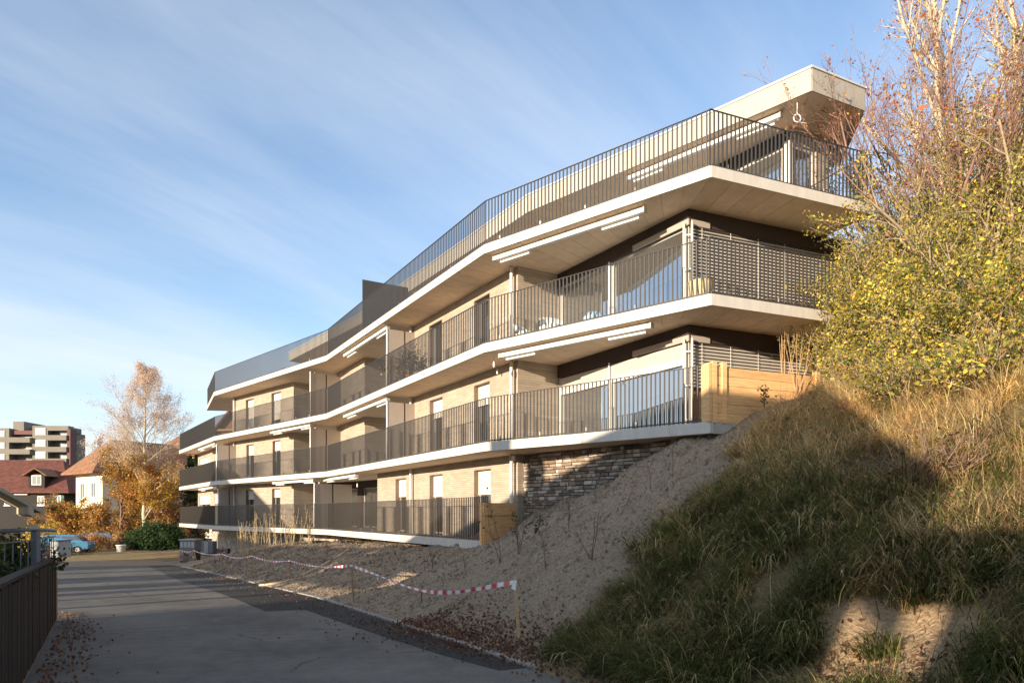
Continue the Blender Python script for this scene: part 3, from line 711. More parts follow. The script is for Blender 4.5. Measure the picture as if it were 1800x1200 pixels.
# timber gate panel at the end of the lowest balcony
dC = nrm(EC, ED)[0]; gP = off(ED, dC, -.25, .0); gz = Z[1]
gq = (on_line(850, EC, ED), 0)
gt = empty('timber_barrier', off(ED, dC, .2)+(gz-.05,), 'orange plywood barrier closing the end of the lowest balcony', 'barrier')
gA = pt(850, 900, 19.6); gB = pt(905, 900, 20.6); gA, gB = gA[:2], gB[:2]; gd, gL = nrm(gA, gB)
MB().obox(gA, gd, .0, gL, -.02, .02, gz-.12, gz+.80).build('panel', M['wood'], gt, bevel=.004)
MB().obox(gA, gd, -.02, gL+.02, -.03, .03, gz+.815, gz+1.12).build('top_board', M['wood'], gt, bevel=.004)
MB().obox(gA, gd, -.02, gL+.02, .03, .06, gz+.76, gz+.83).build('rail', M['wood'], gt)
for t in (-.06, gL-.02): MB().obox(gA, gd, t, t+.08, -.1, -.031, gz-.15, gz+1.12).build('post', M['wood'], gt)
# hanging lamps and the ring under the roof
def pendant(p, drop, label):
    o = empty('pendant_lamp', p, label, 'lamp', 'bulbs hanging below the balconies')
    MB().tube([p, (p[0], p[1], p[2]-drop+.16)], .006, 5).build('cord', M['dark'], o)
    MB().lathe([(.018, 0), (.03, .03), (.035, .10), (.02, .17), (.01, .19)], (p[0], p[1], p[2]-drop), 10).build('bulb', M['post'], o, True)
pendant((-.54, 20.42, Z[3]-TH-.004), .36, 'white bulb hanging on a cord under the balcony beside the long awning')
pendant(off(P4, nrm(P4, P5)[0], on_line(885, P4, P5)-.05, .2)+(Z[3]-TH-.004,), .30, 'white bulb hanging close to the brick wall near the downpipe')
for i, (px, A, B, lv, lab) in enumerate(((553, EB, EC, 4, 'white bulb below the top balcony beside its partition'), (554, EB, EC, 3, 'white bulb below the middle balcony beside its partition'), (561, EB, EC, 2, 'white bulb below the lower balcony above its partition'), (628, EC, ED, 2, 'bulb on a long cord at the right end of the short awning'))):
    d, L = nrm(A, B); q = off(A, d, on_line(px, off(A, d, 0, -.5), off(B, d, 0, -.5)), -.5); pendant(q+(Z[lv]-TH-.004,), .36 if i < 3 else .62, lab)
rp = (7.32, 17.52, ZR0-.004)
ro = empty('ring_lamp', rp, 'white ring hanging on a rod under the roof corner', 'lamp')
MB().tube([rp, (rp[0], rp[1], rp[2]-.32)], .012, 6).build('rod', M['post'], ro)
MB().tube([(rp[0]+.09*math.cos(a), rp[1], rp[2]-.43+.10*math.sin(a)) for a in np.linspace(0, 2*math.pi, 17)], .018, 6, False).build('ring', M['post'], ro, True)
MB().tube([(rp[0]+.02, rp[1], rp[2]-.53), (rp[0]+.26, rp[1]+.05, rp[2]-.53)], .014, 6).build('arm', M['post'], ro)
# balcony furniture
def basket(x, y, z):
    o = empty('wicker_planter', (x, y, z), 'round pale wicker planter standing at the balcony corner', 'planter')
    MB().lathe([(.20, 0), (.25, .12), (.28, .30), (.295, .42), (.275, .42), (.25, .36)], (x, y, z), 20).build('basket', mat('wicker', (.60, .47, .28), .8, var=.3, scale=30, bump=.5, bscale=50), o, True)
    MB().lathe([(.29, 0), (.305, .025), (.29, .05)], (x, y, z+.40), 20).build('rim', mat('wicker_rim', (.55, .40, .22), .8, var=.3, scale=30), o, True)
    MB().lathe([(.26, 0), (.2, .12), (.08, .19), (.01, .2)], (x, y, z+.38), 16).build('cover', mat('grey_cover', (.10, .11, .13), .8), o, True)
basket(4.44, 16.05, Z[3])
wp = mat('white_plastic', (.75, .74, .72), .4)
def lounge(x, y, z, r, label, sc=1):
    o = empty('garden_armchair', (x, y, z), label, 'chair', 'white rounded balcony armchairs')
    MB().lathe([(.26*sc, .0), (.30*sc, .18), (.34*sc, .36*sc), (.30*sc, .38*sc), (.05, .33*sc)], (x, y, z+.10), 18).build('seat', wp, o, True)
    b = MB(); n = 11
    for i in range(n):
        a = r+math.pi*(i/(n-1))
        for rr, h in ((.36, .30), (.40, .52+.22*math.sin(math.pi*i/(n-1))), (.35, .52+.22*math.sin(math.pi*i/(n-1)))): b.v.append((x+rr*sc*math.cos(a), y+rr*sc*math.sin(a), z+.1+h*sc))
    for i in range(n-1):
        for k in range(3): b.f.append((i*3+k, (i+1)*3+k, (i+1)*3+(k+1) % 3, i*3+(k+1) % 3))
    b.build('backrest', wp, o, True)
    for a in range(4):
        q = (x+.2*sc*math.cos(a*1.57+.8), y+.2*sc*math.sin(a*1.57+.8)); MB().tube([q+(z,), q+(z+.13,)], .018, 6).build('leg', M['alu'], o)
lounge(1.15, 19.95, Z[3], 0.2, 'white rounded armchair on the upper balcony nearest the blue cushion')
lounge(.35, 20.35, Z[3], 1.0, 'small white armchair beside the brick return of the upper balcony', .8)
o = empty('sun_cushion', (2.3, 19.2, Z[3]), 'pale blue cushion propped up on a low white bench', 'cushion')
b = MB(); b.lathe([(.02, 0), (.26, .04), (.31, .16), (.22, .3), (.04, .36)], (2.3, 19.2, Z[3]+.33), 14); b.build('pad', mat('blue_cloth', (.28, .42, .58), .9, var=.3, scale=6), o, True)
b = MB(); b.obox((1.9, 19.5), (.76, -.65), 0, 1.3, -.25, .25, Z[3]+.27, Z[3]+.34)
for t in (.05, 1.2): b.obox((1.9, 19.5), (.76, -.65), t, t+.05, -.22, .22, Z[3], Z[3]+.27)
tag(b.build('low_bench', wp), 'low white bench below the blue cushion on the upper balcony', 'bench')
# potted plant behind the bars of the upper balcony
def pot(x, y, z, h, label, pal, n=500):
    o = empty('potted_plant', (x, y, z), label, 'plant', 'pot plants behind the balcony bars')
    MB().lathe([(.15, 0), (.22, .34), (.235, .34), (.235, .40), (.2, .40)], (x, y, z), 14).build('pot', mat('terracotta', (.42, .17, .08), .8, var=.2), o, True)
    p = RNG.normal(size=(n, 3))*np.array([.22, .22, h*.24])+np.array([x, y, z+.4+h*.5]); p[:, 2] = np.maximum(p[:, 2], z+.42)
    link('foliage', leaf_mesh('foliage', p, .10, pick_cols(n, pal, [1]*len(pal))), M['leaf'], o)
    b = MB()
    for k in range(7): b.tube([(x, y, z+.35), (x+random.uniform(-.15, .15), y+random.uniform(-.15, .15), z+.4+h*random.uniform(.5, .9))], .008, 4)
    b.build('stem', M['bark'], o)
q = off(P4, nrm(P4, P5)[0], on_line(746, P4, P5), .55); pot(q[0], q[1], Z[3], 1.1, 'dark leafy pot plant beside the upper balcony window', [(.05, .07, .02), (.12, .10, .04)])
q = off(P4, nrm(P4, P5)[0], on_line(726, P4, P5), .75); pot(q[0], q[1], Z[3], .8, 'orange flowering pot plant next to the upper partition', [(.55, .22, .06), (.45, .30, .12), (.12, .12, .03)])
# ------------------------------------------------------------------ barrier tape on stakes
stakes = [(906, 1018, 912, 9.75), (618, 991, 622, 15.9), (510, 983, 510, 21.9), (443, 975, 444, 25.6), (391, 972, 392, 31.0), (341, 966, 347, 35.2), (316, 965, 313, 36.4)]
tops = []
names = ['nearest leaning wooden stake with the end knot of the barrier tape', 'thin brown stake beside the road, second from the tape end', 'thin brown stake beside the road, third from the tape end', 'thin stake in front of the dry reeds, fourth from the tape end', 'thin stake just right of the stone pillars', 'pale stake leaning at the right edge of the grey stone pillar', 'pale stake at the left edge of the grey stone pillar']
for i, (xt, yt, xb, d) in enumerate(stakes):
    X, Y, Zt = pt(xt, yt, d); xb_ = (xb-900)/F*d; zb = hz1(xb_, d)
    pale = i in (0, 5, 6); w = .034 if i == 0 else .02
    b = MB(); b.tube([(xb_, d, zb-.05), (X, d, Zt-.02), (X, d, Zt+.04)], [w*1.1, w, w*.55], 4)
    tag(b.build('stake', mat('pale_stake', (.48, .33, .19), .8, var=.25, scale=9) if pale else M['stake']), names[i], 'stake', 'stakes carrying the barrier tape')
    tops.append(Vector((X, d-.03, Zt-.03)))
def tape_mat():
    m = bpy.data.materials.new('barrier_tape'); m.use_nodes = True; t = m.node_tree; b = t.nodes['Principled BSDF']
    a = N(t, 'ShaderNodeVertexColor'); a.layer_name = 'Col'; t.links.new(a.outputs[0], b.inputs['Base Color']); b.inputs['Roughness'].default_value = .35
    return m
tv, tf, tcx = [], [], []
sag = [.26, .10, .10, .12, .10, .08]
for i in range(len(tops)-1):
    A, B = tops[i], tops[i+1]; L = (B-A).length; n = max(8, int(L/.06)); cell = .17
    for k in range(n+1):
        u = k/n; p = A.lerp(B, u); p.z -= sag[i]*4*u*(1-u)*(1 if i else (1.0+.35*math.sin(u*5)))
        tw = .9+.9*math.sin(u*7+i*2); w = .024+.006*math.sin(u*23)
        ofs = Vector((0, math.cos(tw)*w*.8, math.sin(tw)*w*.9+.008))
        c = (.62, .035, .04) if int(u*L/cell) % 2 else (.80, .78, .76)
        tv += [p-ofs, p+ofs]; tcx += [c, c]
        if k: j = len(tv); tf.append((j-4, j-3, j-1, j-2))
me = bpy.data.meshes.new('barrier_tape'); me.from_pydata([tuple(v) for v in tv], [], tf)
at = me.color_attributes.new('Col', 'FLOAT_COLOR', 'POINT'); at.data.foreach_set('color', np.concatenate([np.array(tcx), np.ones((len(tcx), 1))], 1).astype(np.float32).ravel())
tp = link('barrier_tape', me, tape_mat()); tag(tp, 'red and white striped barrier tape sagging from stake to stake', 'tape')
so = tp.modifiers.new('thickness', 'SOLIDIFY'); so.thickness = .002
b = MB(); A = tops[0]; b.add([(A.x-.03, A.y-.02, A.z+.03), (A.x-.06, A.y-.03, A.z-.09), (A.x+.0, A.y-.045, A.z-.12), (A.x+.02, A.y-.03, A.z+.02), (A.x-.03, A.y-.01, A.z+.03)], [(0, 1, 2, 3), (0, 3, 4)])
kn = b.build('tape_end', wp, tp)
# curved pale edging on the bank
b = MB(); pts = []
for x, y in ((455, 1030), (500, 1024), (535, 1010), (565, 995), (592, 980), (612, 966), (632, 957)):
    # follow the ray down to the bank
    for d in np.arange(14, 40, .05):
        X, Y, Zz = pt(x, y, d)
        if Zz <= hz1(X, Y): break
    pts.append((X, Y, Zz+.02))
b.tube(pts, .045, 6); tag(b.build('edging_log', mat('pale_edging', (.52, .40, .25), .8, var=.3, scale=5), smooth=True), 'pale curved timber edging lying across the gravel bank', 'edging')
# ------------------------------------------------------------------ gabion pillars / letter boxes by the entrance
def gabion(x0, x1, y0, y1, d, dep, label, cap=True):
    A, B = pt(x0, y1, d), pt(x1, y1, d); zt = pt(x0, y0, d)[2]; zg = hz1(A[0], d)-.03
    o = empty('stone_pillar', (A[0], d, zg), label, 'pillar', 'stone pillars at the entrance')
    hs = zg+(zt-zg)*(.55 if cap else .98)
    b = MB().box(A[0]+.03, B[0]-.03, d+.03, d+dep-.03, zg, hs-.01); b.build('core', M['dark'], o)
    n = 0; zc = zg
    while zc < hs-.03:
        h = random.uniform(.08, .14); h = min(h, hs-zc); t = A[0]
        while t < B[0]-.02:
            w = min(random.uniform(.12, .3), B[0]-t)
            MB().box(t+.004, t+w-.004, d-random.uniform(0, .03), d+.05, zc+.004, zc+h-.004).build('stone', random.choice(STONES), o); t += w
        t = d
        while t < d+dep-.02:
            w = min(random.uniform(.15, .3), d+dep-t)
            MB().box(A[0]-random.uniform(0, .03), A[0]+.05, t+.06, t+w+.05, zc+.004, zc+h-.004).build('stone', random.choice(STONES), o); t += w
        zc += h
    if cap:
        MB().box(A[0], B[0], d, d+dep, hs, zt-.03).build('letter_box', M['metalgrey'], o, bevel=.01)
        MB().box(A[0]-.05, B[0]+.05, d-.05, d+dep+.05, zt-.03, zt+.03).build('lid', M['alu'], o)
        for k in range(4):
            xa = A[0]+(B[0]-A[0])*(k+.12)/4; MB().box(xa, xa+(B[0]-A[0])*.19, d-.012, d, zt-.42, zt-.12).build('flap', M['alu'], o)
gabion(316, 342, 948, 991, 37.6, .8, 'tall grey letter box pillar with stone foot between the two pale stakes')
gabion(348, 372, 972, 988, 39.4, .7, 'low pale stone block right of the letter box pillar', False)
gabion(378, 400, 963, 982, 41.0, .5, 'small square stone pillar nearest the basement', False)
cb = empty('meter_cabinet', pt(356, 985, 40.6), 'dark cabinet behind the low stone block', 'cabinet')
A = pt(349, 951, 40.6); B = pt(374, 951, 40.6)
MB().box(A[0], B[0], 40.6, 41.2, hz1(A[0], 40.6)-.05, A[2]).build('body', M['metalgrey'], cb, bevel=.02)
MB().box(A[0]+.33, A[0]+.58, 40.57, 40.6, A[2]-1.0, A[2]-.02).build('door', M['screen'], cb)
# ------------------------------------------------------------------ left foreground: garden wall, railing, mailbox, canopy
lw = empty('board_fence', (-6, 9, -1.9), 'dark weathered board fence along the left side of the road', 'fence')
LWp = [(-3.95, -6), (-3.95, 5.1), (-8.55, 12.75)]
fb = mat('dark_fence_timber', (.034, .025, .019), .85, var=.45, scale=5, bump=.4, bscale=20, stretch=(3, 3, .4), obj_rand=.35)
for i in range(2):
    A, B = LWp[i], LWp[i+1]; d, L = nrm(A, B)
    def rail_(o0, o1, h0, h1, nm, t0=0, t1=None):
        t1 = L if t1 is None else t1; v = []
        for t in (t0, t1):
            z = float(zroad(off(A, d, t)[1]))
            for o_, h_ in ((o0, h0), (o1, h0), (o1, h1), (o0, h1)): v.append(off(A, d, t, o_)+(z+h_,))
        return MB().add(v, [(0, 1, 2, 3), (7, 6, 5, 4), (0, 4, 5, 1), (1, 5, 6, 2), (2, 6, 7, 3), (3, 7, 4, 0)])
    rail_(-.02, .0, .03, 1.10, '').build('backing', M['dark'], lw); rail_(-.07, .05, 1.165, 1.20, '').build('top_plank', fb, lw)
    t = 0 if i else L-2.4
    while t < L-.02:
        w = min(random.uniform(.125, .15), L-t); h = 1.155+random.uniform(-.03, .008)
        rail_(.002, .028+random.uniform(0, .008), .02+random.uniform(0, .03), h, '', t+.004, t+w-.005).build('board', fb, lw); t += w
    for t in np.arange(.0 if i else L-2, L, 2.0): rail_(-.12, -.02, -.1, 1.16, '', t, t+.1).build('post', fb, lw)
for t in (.0, .22, .42):
    q = off(LWp[2], nrm(LWp[1], LWp[2])[0], t+.05, -.02); z = float(zroad(q[1]))
    tag(MB().tube([q+(z-.05,), (q[0]+random.uniform(-.04, .04), q[1], z+1.05-t*.6)], .05, 7).build('timber_post', M['stake']), ['short round timber post against the end of the board fence', 'middle round timber post beyond the board fence end', 'lowest round timber post beyond the board fence end'][int(t*4.9)], 'post', 'round posts at the wall end')
tb = MB(); tb.prism([(-4.0, -6), (-4.0, 5.1), (-8.0, 11.7), (-9.6, 11.7), (-11, 9), (-11, -6)], -2.3, -1.04)
tag(tb.build('garden_terrace', mat('garden_soil', (.07, .06, .035), .95, var=.3, scale=3, bump=.5)), kind='structure')
gr = empty('garden_railing', pt(62, 985, 10.5), 'grey blue steel railing with a thick post above the board fence', 'railing')
pP = pt(62, 940, 10.4); zt = pt(62, 933, 10.4)[2]; zb = -1.03
MB().box(pP[0]-.045, pP[0]+.045, 10.36, 10.45, zb-.1, zt).build('post', M['metalgrey'], gr, bevel=.005)
qL = pt(-40, 933, 8.8); qR = pt(97, 937, 12.3)
MB().tube([(qL[0], qL[1], zt+.02), (pP[0], 10.4, zt+.03), (qR[0], qR[1], zt-.04)], .03, 8).build('handrail', M['metalgrey'], gr, True)
zm = pt(62, 949, 10.4)[2]
for (A, B, n) in ((qL, (pP[0], 10.4), 7), ((pP[0], 10.4), qR, 9)):
    for zr in (zm, zb+.08): MB().tube([(A[0], A[1], zr), (B[0], B[1], zr)], .012, 6).build('rail', M['metalgrey'], gr)
    for k in range(1, n):
        u = k/n; x, y = A[0]+(B[0]-A[0])*u, A[1]+(B[1]-A[1])*u
        MB().tube([(x, y, zb+.08), (x, y, zm)], .008, 5).build('bar', M['metalgrey'], gr)
mbx = empty('mail_box', pt(96, 985, 12.2), 'pale grey mail box at the end of the garden railing', 'mail box')
A = pt(88, 980, 12.15); B = pt(103, 951, 12.15)
MB().box(A[0], B[0], 12.15, 12.5, A[2], B[2]).build('box', mat('mail_grey', (.42, .43, .45), .45), mbx, bevel=.012)
MB().box(A[0]-.01, B[0]+.01, 12.13, 12.52, B[2]+.001, B[2]+.02).build('lid', M['metalgrey'], mbx)
MB().box((A[0]+B[0])/2-.03, (A[0]+B[0])/2+.03, 12.2, 12.3, A[2]-.12, A[2]).build('bracket', M['metalgrey'], mbx)
# canopy roof corner
cn = empty('carport_canopy', pt(-20, 990, 11), 'pale corrugated canopy roof corner above the garden at the left edge', 'canopy')
c0, c1, c2, c3 = (-6.2, 9.0, 0.0), (-8.4, 8.9, 1.2), (-11.5, 12.9, 1.2), (-9.3, 13.0, 0.0)
b = MB(); up = Vector((0, 0, .05))
v = [Vector(c) for c in (c0, c1, c2, c3)]
b.add([tuple(x) for x in v]+[tuple(x+up) for x in v], [(0, 1, 2, 3), (7, 6, 5, 4), (0, 4, 5, 1), (1, 5, 6, 2), (2, 6, 7, 3), (3, 7, 4, 0)])
b.build('roof_sheet', mat('canopy_sheet', (.40, .34, .24), .6, var=.2, scale=3), cn)
for u in (.06, .36, .66):
    a, c = v[0].lerp(v[1], u), v[3].lerp(v[2], u); w = Vector((0, 0, -.11)); s_ = (v[1]-v[0]).normalized()*.035
    b = MB(); b.add([tuple(x) for x in (a-s_, a+s_, c+s_, c-s_)]+[tuple(x+w) for x in (a-s_, a+s_, c+s_, c-s_)], [(0, 1, 2, 3), (7, 6, 5, 4), (0, 4, 5, 1), (1, 5, 6, 2), (2, 6, 7, 3), (3, 7, 4, 0)]); b.build('rafter', mat('canopy_rafter', (.45, .38, .27), .7), cn)
for u in (.5, .95):
    a = v[0].lerp(v[1], u); MB().box(a.x-.05, a.x+.05, a.y-.05, a.y+.05, -1.05, a.z-.1).build('post', M['stake'], cn)
# ------------------------------------------------------------------ houses in the background
tile = course_mat('red_roof_tiles', (.20, .078, .056), (.12, .048, .038), .16, .2, blen=.22, bump=1.0)
tile2 = course_mat('orange_roof_tiles', (.33, .17, .095), (.22, .11, .065), .16, .2, blen=.25, bump=.8)
cream = mat('cream_render', (.72, .64, .50), .8, var=.08, scale=1.5)
dtimber = mat('dark_timber', (.016, .011, .009), .7, var=.3, scale=4, stretch=(4, 4, 1))
def bwin(par, P, d, t, w, zb, h, shutter=None, frame='post', glass='dimglass', inset=.03):
    """window proud of a far wall: frame, two panes, sill, shutters"""
    b = MB(); f = .09
    b.obox(P, d, t, t+f, .0, .05, zb, zb+h); b.obox(P, d, t+w-f, t+w, .0, .05, zb, zb+h); b.obox(P, d, t+f, t+w-f, .0, .05, zb+h-f, zb+h); b.obox(P, d, t+f, t+w-f, .0, .05, zb, zb+f); b.obox(P, d, t+w/2-.04, t+w/2+.04, .0, .045, zb+f, zb+h-f)
    o = b.build('window', M[frame], par)
    for u in (0, 1): MB().obox(P, d, t+f+(w/2-f+.04)*u, t+w/2-.04+(w/2-f+.04)*u, .0, .02, zb+f, zb+h-f).build('pane', M[glass], o)
    MB().obox(P, d, t-.08, t+w+.08, .0, .12, zb-.08, zb-.002).build('sill', M['post'], o)
    if shutter:
        for t0 in (t-w*.48, t+w+.02): MB().obox(P, d, t0, t0+w*.46, .01, .05, zb, zb+h).build('shutter', shutter, o)
    return o
def hip_roof(par, quad, ze, zr, over, material, ridge=.3, gable=False):
    """quad = four plan corners in order; ridge runs along the first edge"""
    c = [Vector((x, y, 0)) for x, y in quad]; ctr = sum(c, Vector())/4
    o = [ctr+(p-ctr)*(1+over/((p-ctr).length)) for p in c]
    e = o[1]-o[0]; m0 = (o[0]+o[3])/2; m1 = (o[1]+o[2])/2
    r0, r1 = (m0, m1) if gable else (m0.lerp(m1, ridge), m0.lerp(m1, 1-ridge))
    vs = [(p.x, p.y, ze) for p in o]+[(r0.x, r0.y, zr), (r1.x, r1.y, zr)]+[(p.x, p.y, ze-.18) for p in o]
    b = MB(); b.add(vs, [(0, 1, 5, 4), (1, 2, 5), (2, 3, 4, 5), (3, 0, 4), (9, 8, 7, 6), (0, 6, 7, 1), (1, 7, 8, 2), (2, 8, 9, 3), (3, 9, 6, 0)])
    return b.build('roof', material, par), r0, r1
# farmhouse with the red tiled roof
fh = empty('farmhouse', (-64, 88, -3.6), 'dark timber farmhouse with broad red tiled roof and a small dormer', 'house')
q = [(-82, 86.5), (-58.2, 87.5), (-59.2, 97.5), (-83, 96.5)]
MB().prism(q, -3.7, 2.9).build('wall', dtimber, fh)
rfo, _, _ = hip_roof(fh, q, 2.7, 7.15, 1.9, tile, .14)
d, L = nrm(q[0], q[1])
for x, w, h, sh in ((66, .9, 1.2, None), (96, .8, 1.3, mat('green_shutter', (.02, .16, .09), .6)), (8, .9, 1.2, None)):
    bwin(fh, q[0], d, on_line(x, q[0], q[1]), w, .95, h, sh)
MB().obox(q[0], d, on_line(20, q[0], q[1]), on_line(50, q[0], q[1]), .02, .25, 2.3, 2.42).build('gutter_board', M['post'], fh)
dm = on_line(52, q[0], q[1]); dP = off(q[0], d, 0, .2)
b = MB().obox(dP, d, dm, dm+2.0, -2.6, 0, 3.2, 5.0).build('dormer', dtimber, fh)
bwin(b, dP, d, dm+.45, 1.1, 3.65, 1.1) if False else None
fo = MB().obox(dP, d, dm+.4, dm+1.6, .0, .06, 3.55, 4.8).build('dormer_window', M['post'], b)
zt_ = 5.0; v = [off(dP, d, dm-.5, .5)+(zt_-.2,), off(dP, d, dm+1.0, .5)+(zt_+.75,), off(dP, d, dm+2.5, .5)+(zt_-.2,), off(dP, d, dm-.5, -3)+(zt_-.2,), off(dP, d, dm+1.0, -3)+(zt_+.75,), off(dP, d, dm+2.5, -3)+(zt_-.2,)]
MB().add(v+[(a, b_, c-.14) for a, b_, c in v], [(0, 1, 4, 3), (1, 2, 5, 4), (9, 10, 7, 6), (10, 11, 8, 7), (0, 6, 7, 1), (1, 7, 8, 2), (2, 8, 11, 5), (3, 9, 6, 0), (4, 10, 9, 3), (5, 11, 10, 4)]).build('dormer_roof', tile2, b)
for u in (0, 1): MB().obox(dP, d, dm+.48+u*.56, dm+.96+u*.56, .055, .075, 3.63, 4.72).build('dormer_pane', M['dimglass'], b)
# cream house behind the birch
ch = empty('cream_house', (-41, 73, -3.6), 'cream rendered house with orange hipped roof behind the birch', 'house')
c0 = (-42.0, 70.0); q = [(-42-.8*6.5, 70+.6*6.5), c0, (-42+.6*11, 70+.8*11), (-42-.8*6.5+.6*11, 70+.6*6.5+.8*11)]
MB().prism(q, -3.7, 4.25).build('wall', cream, ch)
hip_roof(ch, [q[1], q[2], q[3], q[0]], 4.2, 7.9, 1.4, tile2, .25)
d, L = nrm(q[0], q[1])
for t in (1.2, 3.9):
    for zb in (1.6, -1.6): bwin(ch, q[0], d, t, 1.1, zb, 1.6, mat('grey_shutter', (.45, .42, .38), .6))
d2, L2 = nrm(q[1], q[2])
for t in (1.3, 4.2, 7.2):
    for zb in (1.6, -1.5): bwin(ch, q[1], d2, t, 1.2, zb, 1.6)
for zb in (1.0, -2.0):
    MB().obox(q[1], d2, 6.0, 10.6, .0, 1.6, zb-.15, zb).build('balcony_floor', M['post'], ch); MB().obox(q[1], d2, 6.0, 10.6, 1.52, 1.6, zb, zb+.9).build('balcony_front', cream, ch)
MB().obox(q[1], d2, 5.6, 5.95, .0, 1.7, -3.6, 4.2).build('pillar', M['post'], ch)
# timber chalet between the balcony slabs
cl = empty('chalet', (-29.5, 72, -3.6), 'brown timber chalet seen between the upper balconies', 'house')
xl, xr = pt(378, 740, 72)[0], pt(430, 740, 72)[0]; q = [(xl, 72), (xr+2, 71), (xr+3, 82), (xl+1, 83)]
ctim = mat('chalet_timber', (.30, .13, .06), .75, var=.3, scale=3, stretch=(4, 4, 1))
MB().prism(q, -3.7, 7.9).build('wall', ctim, cl)
d, L = nrm(q[0], q[1]); mid = L*.42; b = MB()
v = [off(q[0], d, -.8, .7)+(7.6,), off(q[0], d, mid, .7)+(10.9,), off(q[0], d, L+.8, .7)+(7.9,), off(q[0], d, -.8, -11)+(7.6,), off(q[0], d, mid, -11)+(10.9,), off(q[0], d, L+.8, -11)+(7.9,)]
b.add(v+[(x, y, z-.3) for x, y, z in v], [(0, 1, 4, 3), (1, 2, 5, 4), (9, 10, 7, 6), (10, 11, 8, 7), (0, 6, 7, 1), (1, 7, 8, 2), (2, 8, 11, 5), (3, 9, 6, 0), (4, 10, 9, 3), (5, 11, 10, 4)])
b.build('roof', tile, cl)
MB().add([off(q[0], d, 0, .0)+(7.9,), off(q[0], d, L, .0)+(7.9,), off(q[0], d, mid, .0)+(10.6,), off(q[0], d, 0, -.3)+(7.9,), off(q[0], d, L, -.3)+(7.9,), off(q[0], d, mid, -.3)+(10.6,)], [(0, 1, 2), (5, 4, 3), (0, 3, 4, 1), (1, 4, 5, 2), (2, 5, 3, 0)]).build('gable', ctim, cl)
bwin(cl, q[0], d, 1.0, 1.0, 7.0, 1.2); MB().obox(q[0], d, -.2, L, .0, .5, 8.55, 8.75).build('beam', mat('pale_beam', (.45, .28, .14), .7), cl)
hb = empty('tiled_house', (-33, 95, -3.6), 'low house with orange tiled roof far left of the building end', 'house')
q = [(-48, 94), (-36, 94), (-36, 104), (-48, 104)]; q = [(x-1.5, y) for x, y in q]
MB().prism(q, -3.7, 8.0).build('wall', cream, hb); hip_roof(hb, q, 8.0, 12.2, 1, tile2, .3)
# apartment block on the rise
ab = empty('apartment_block', (-118, 169, -3.6), 'grey concrete apartment block with recessed balconies far on the left', 'building')
M['farwhite'] = mat('far_window_white', (.45, .45, .45), .6)
D = 169.0; gc = mat('grey_concrete', (.20, .178, .15), .85, var=.12, scale=.4); rb_ = mat('red_brown_panel', (.15, .075, .065), .8)
def ab_box(x0, x1, y0, y1, f0, f1, name, m, par=None, **k):
    A, B = pt(x0, y1, D), pt(x1, y0, D); return MB().box(A[0], B[0], D-f1, D-f0, A[2], B[2]).build(name, m, par or ab, **k)
ab_box(-40, 110, 757, 985, -9, -2.2, 'core', gc)
ab_box(57, 84, 748, 985, -2.2, 0, 'wall', gc); ab_box(84, 120, 748, 756.4, -2.2, 0, 'roof_slab', gc); ab_box(119, 125, 754, 985, -2.2, .3, 'end_wall', rb_)
ab_box(57, 112, 748, 757, -7, -2.2, 'roof_block', gc); ab_box(18, 37, 739.5, 757, -9, -1.0, 'stair_tower', gc); ab_box(37, 57, 750, 757, -9, -3.0, 'roof_block', gc)
ab_box(-40, 18, 752.5, 985, -2.2, .4, 'wall', gc); ab_box(18, 57, 756, 763, -2.2, -.4, 'canopy_slab', rb_)
for i, (y0, y1) in enumerate(((765, 774), (785.5, 794.5), (806, 815), (827, 836))):
    ab_box(17.5, 57, y0+4, y1+4, -.3, 1.0, 'balcony_front', gc); ab_box(84, 120, y0, y1, -.3, .8, 'balcony_front', gc)
    ab_box(17.5, 57, y1+4, y1+5, -2.2, -.3, 'balcony_floor', gc); ab_box(84, 120, y1, y1+1, -2.2, -.3, 'balcony_floor', gc)
for i, yb in enumerate((752, 772.5, 793, 814)):
    w = ab_box(62.5, 81, yb, yb+12.5, 0, .12, 'window', M['farwhite']); ab_box(63.5, 80, yb+1, yb+11.5, .12, .18, 'blind' if i < 2 else 'pane', M['farwhite'] if i < 2 else M['dimglass'], w)
    w = ab_box(-8, 11, yb+5, yb+16, .4, .5, 'window', M['farwhite']); ab_box(-7, 10, yb+6, yb+15, .5, .56, 'pane', M['dimglass'] if i > 1 else M['farwhite'], w)
    w = ab_box(95, 110, yb+4, yb+13, -2.2, -2.1, 'window', M['farwhite']); ab_box(96, 109, yb+5, yb+13, -2.1, -2.05, 'pane', M['dimglass'], w)
    w = ab_box(26, 46, yb+13, yb+22, -2.2, -2.1, 'window', M['farwhite']); ab_box(27, 45, yb+14, yb+21, -2.1, -2.05, 'pane', M['dimglass'], w)
